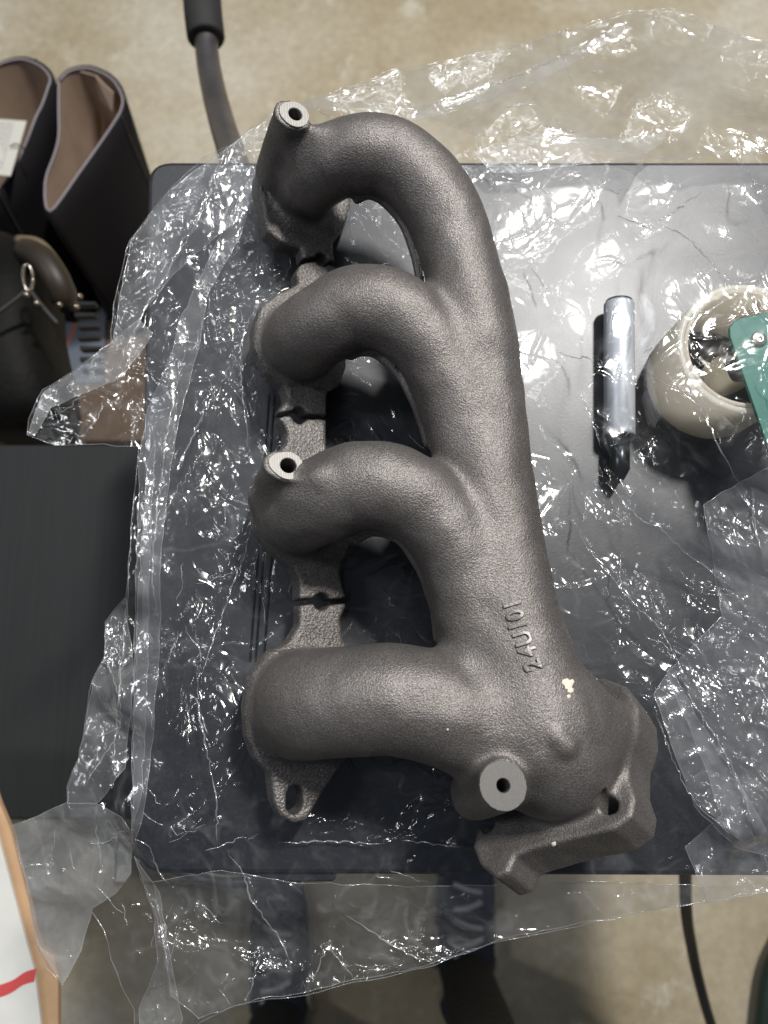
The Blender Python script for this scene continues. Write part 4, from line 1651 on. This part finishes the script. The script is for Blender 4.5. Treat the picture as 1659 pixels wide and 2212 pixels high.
CT = [  # u, v, z, crumple
    (700, 400, .002, .3), (700, 800, .002, .3), (800, 1300, .002, .3), (800, 1700, .002, .35), (1000, 1000, .002, .2), (1000, 1500, .002, .3), (1150, 500, .002, .25), (1200, 1000, .003, .5),
    (900, 600, .002, .3), (1180, 750, .002, .3), (1250, 1500, .002, .5), (1000, 1800, .003, 1.0), (620, 1750, .003, 1.1),
    (500, 600, .008, 1.35), (470, 900, .008, 1.76), (470, 1200, .008, 1.76), (450, 1500, .007, 1.49), (420, 1750, .006, 1.62), (540, 1450, .004, .6), (545, 1000, .004, .8),
    (330, 900, .02, .9), (320, 1200, .02, .8), (310, 1500, .018, .8), (300, 1750, .012, .9), (300, 700, .02, 1), (100, 900, .02, .6), (200, 850, .025, .7), (260, 600, .02, 1), (400, 440, .012, 1.1), (560, 300, .012, .9),
    (800, 200, -.01, .7), (1000, 160, -.02, 0.4), (1300, 100, -.02, 0.3), (1450, 40, -.02, 0.3), (1650, 150, -.01, 0.4), (1100, 300, .002, .4), (1120, 420, .003, .2), (1200, 330, .003, .35), (1400, 250, .002, .4), (1300, 200, -.01, 0.3), (1600, 330, .01, 0.45),
    (1240, 450, .003, 0.3), (1300, 560, .012, 0.25), (1250, 700, .010, 0.25), (1340, 700, .022, 0.12), (1340, 900, .021, 0.2), (1340, 1050, .014, .9), (1400, 450, .02, 0.35), (1550, 500, .04, 0.4), (1250, 400, .004, 0.3), (1600, 420, .02, 0.4),
    (1470, 640, .058, 0.2), (1450, 750, .059, 0.15), (1480, 860, .059, 0.2), (1560, 920, .058, 0.3), (1560, 720, .060, 0.25), (1650, 640, .060, 0.25), (1650, 800, .061, 0.2), (1740, 800, .061, 0.2), (1650, 960, .055, .6), (1560, 600, .058, 0.35),
    (1400, 1000, .032, .5), (1335, 800, .026, .3), (1450, 1050, .03, .6), (1600, 1100, .03, .9), (1300, 1250, .008, 0.6), (1450, 1300, .012, 1), (1600, 1350, .015, 1), (1400, 1450, .012, 1), (1500, 1600, .02, 1.2), (1600, 1750, .02, 1.2), (1480, 1850, .01, 1), (1650, 1900, .0, 1),
    (1300, 1930, -.004, .6), (1150, 1990, -.01, .6), (1000, 1900, .0, 0.9), (900, 2050, -.015, 1.2), (700, 1900, -.002, 0.9), (700, 2080, -.015, 1.54), (550, 2100, -.015, 1.68), (550, 1900, -.002, 1.1), (400, 2000, -.01, 1.54), (380, 2200, -.02, 1.82), (300, 2050, -.01, 1),
    (200, 1850, -.01, .7), (80, 1800, -.015, .5), (120, 2050, -.02, .6), (220, 1600, .0, 1.2), (250, 1400, .005, 1.2), (200, 1720, .0, 1.1)]
film_sheet('film_sheet', OUTL, CT, FILM, 2.6, 17, pinch=110)

# doubled, folded layers lying over the first
def lift(dz, a=1.0):
    return [(c[0], c[1], c[2] + dz, c[3] * a) for c in CT]


film_sheet('film_fold', [(600, 238), (500, 314), (374, 404), (282, 522), (243, 738), (300, 690), (360, 610), (430, 540), (520, 470), (575, 400), (590, 320)], lift(.006), FILM2, 3.4, 31)
film_sheet('film_fold', [(243, 738), (162, 802), (94, 846), (60, 938), (75, 942), (110, 880), (200, 842), (268, 812), (330, 720), (300, 690)], lift(.008, .5), FILM3, 3.4, 41)
film_sheet('film_fold', [(560, 395), (515, 520), (447, 640), (427, 760), (398, 860), (370, 1000), (348, 1200), (345, 1400), (330, 1600), (312, 1740), (290, 1835), (284, 1790), (285, 1600), (292, 1300), (300, 1000), (320, 880), (372, 760), (385, 700), (470, 520), (540, 385)], lift(.006, .6), FILM2, 3.0, 51, crease=False)
film_sheet('film_fold', [(335, 950), (322, 1250), (318, 1500), (305, 1720), (286, 1790), (290, 1500), (300, 1250), (318, 1000)], lift(.010, .5), FILM2, 3.4, 53, crease=False)
film_sheet('film_fold', [(290, 1480), (272, 1292), (229, 1346), (226, 1420), (202, 1470), (172, 1640), (147, 1700), (146, 1735), (210, 1735), (270, 1660)], lift(.004, 1.1), FILM2, 3.4, 61)
film_sheet('film_fold', [(146, 1735), (27, 1783), (57, 1900), (80, 2037), (136, 2126), (176, 2052), (200, 1962), (250, 1930), (283, 1886), (285, 1800), (262, 1765), (215, 1738)], lift(.003, .6), FILM3, 3.4, 71)
film_sheet('film_fold', [(1020, 330), (1100, 300), (1180, 292), (1330, 300), (1440, 285), (1430, 310), (1400, 330), (1385, 362), (1368, 350), (1300, 352), (1200, 362), (1130, 372), (1065, 374)], lift(.006, .4), FILM3, 3.4, 81, crease=False)
film_sheet('film_fold', [(640, 230), (700, 208), (900, 238), (1130, 168), (1240, 110), (1350, 50), (1350, 70), (1240, 135), (1130, 190), (1000, 235), (900, 262)], lift(.004, .6), FILM2, 3.4, 91)
film_sheet('film_fold', [(1520, 1090), (1600, 1040), (1760, 960), (1760, 1890), (1659, 1926), (1527, 1949), (1480, 1830), (1560, 1760), (1500, 1600), (1440, 1450), (1560, 1330)], lift(.008, 1.1), FILM2, 3.4, 101)
film_sheet('film_fold', [(1412, 1500), (1450, 1440), (1500, 1540), (1590, 1680), (1659, 1800), (1659, 1850), (1590, 1830), (1500, 1740)], lift(.014, .8), FILM2, 3.4, 111)
film_sheet('film_fold', [(290, 1850), (345, 1930), (365, 2050), (395, 2200), (365, 2280), (310, 2285), (300, 2180), (340, 2080), (335, 1980)], lift(.006, 1.2), FILM2, 3.4, 121)

film_sheet('film_fold', [(330, 1905), (480, 1880), (620, 1905), (900, 1915), (1300, 1905), (1540, 1915), (1520, 1948), (1431, 1960), (1345, 1976), (1200, 2006), (1075, 2030), (917, 2087), (830, 2106), (765, 2116), (660, 2144), (555, 2158), (430, 2200), (370, 2150), (350, 2010)], lift(.003, .9), FILM15, 3.0, 141)
film_sheet('film_fold', [(700, 215), (850, 158), (980, 134), (1100, 106), (1230, 68), (1350, 30), (1452, 24), (1560, 66), (1760, 116), (1760, 420), (1659, 330), (1440, 345), (1200, 300), (1020, 290), (880, 235)], lift(.003, .3), FILM15, 3.0, 151, strokes=.3)
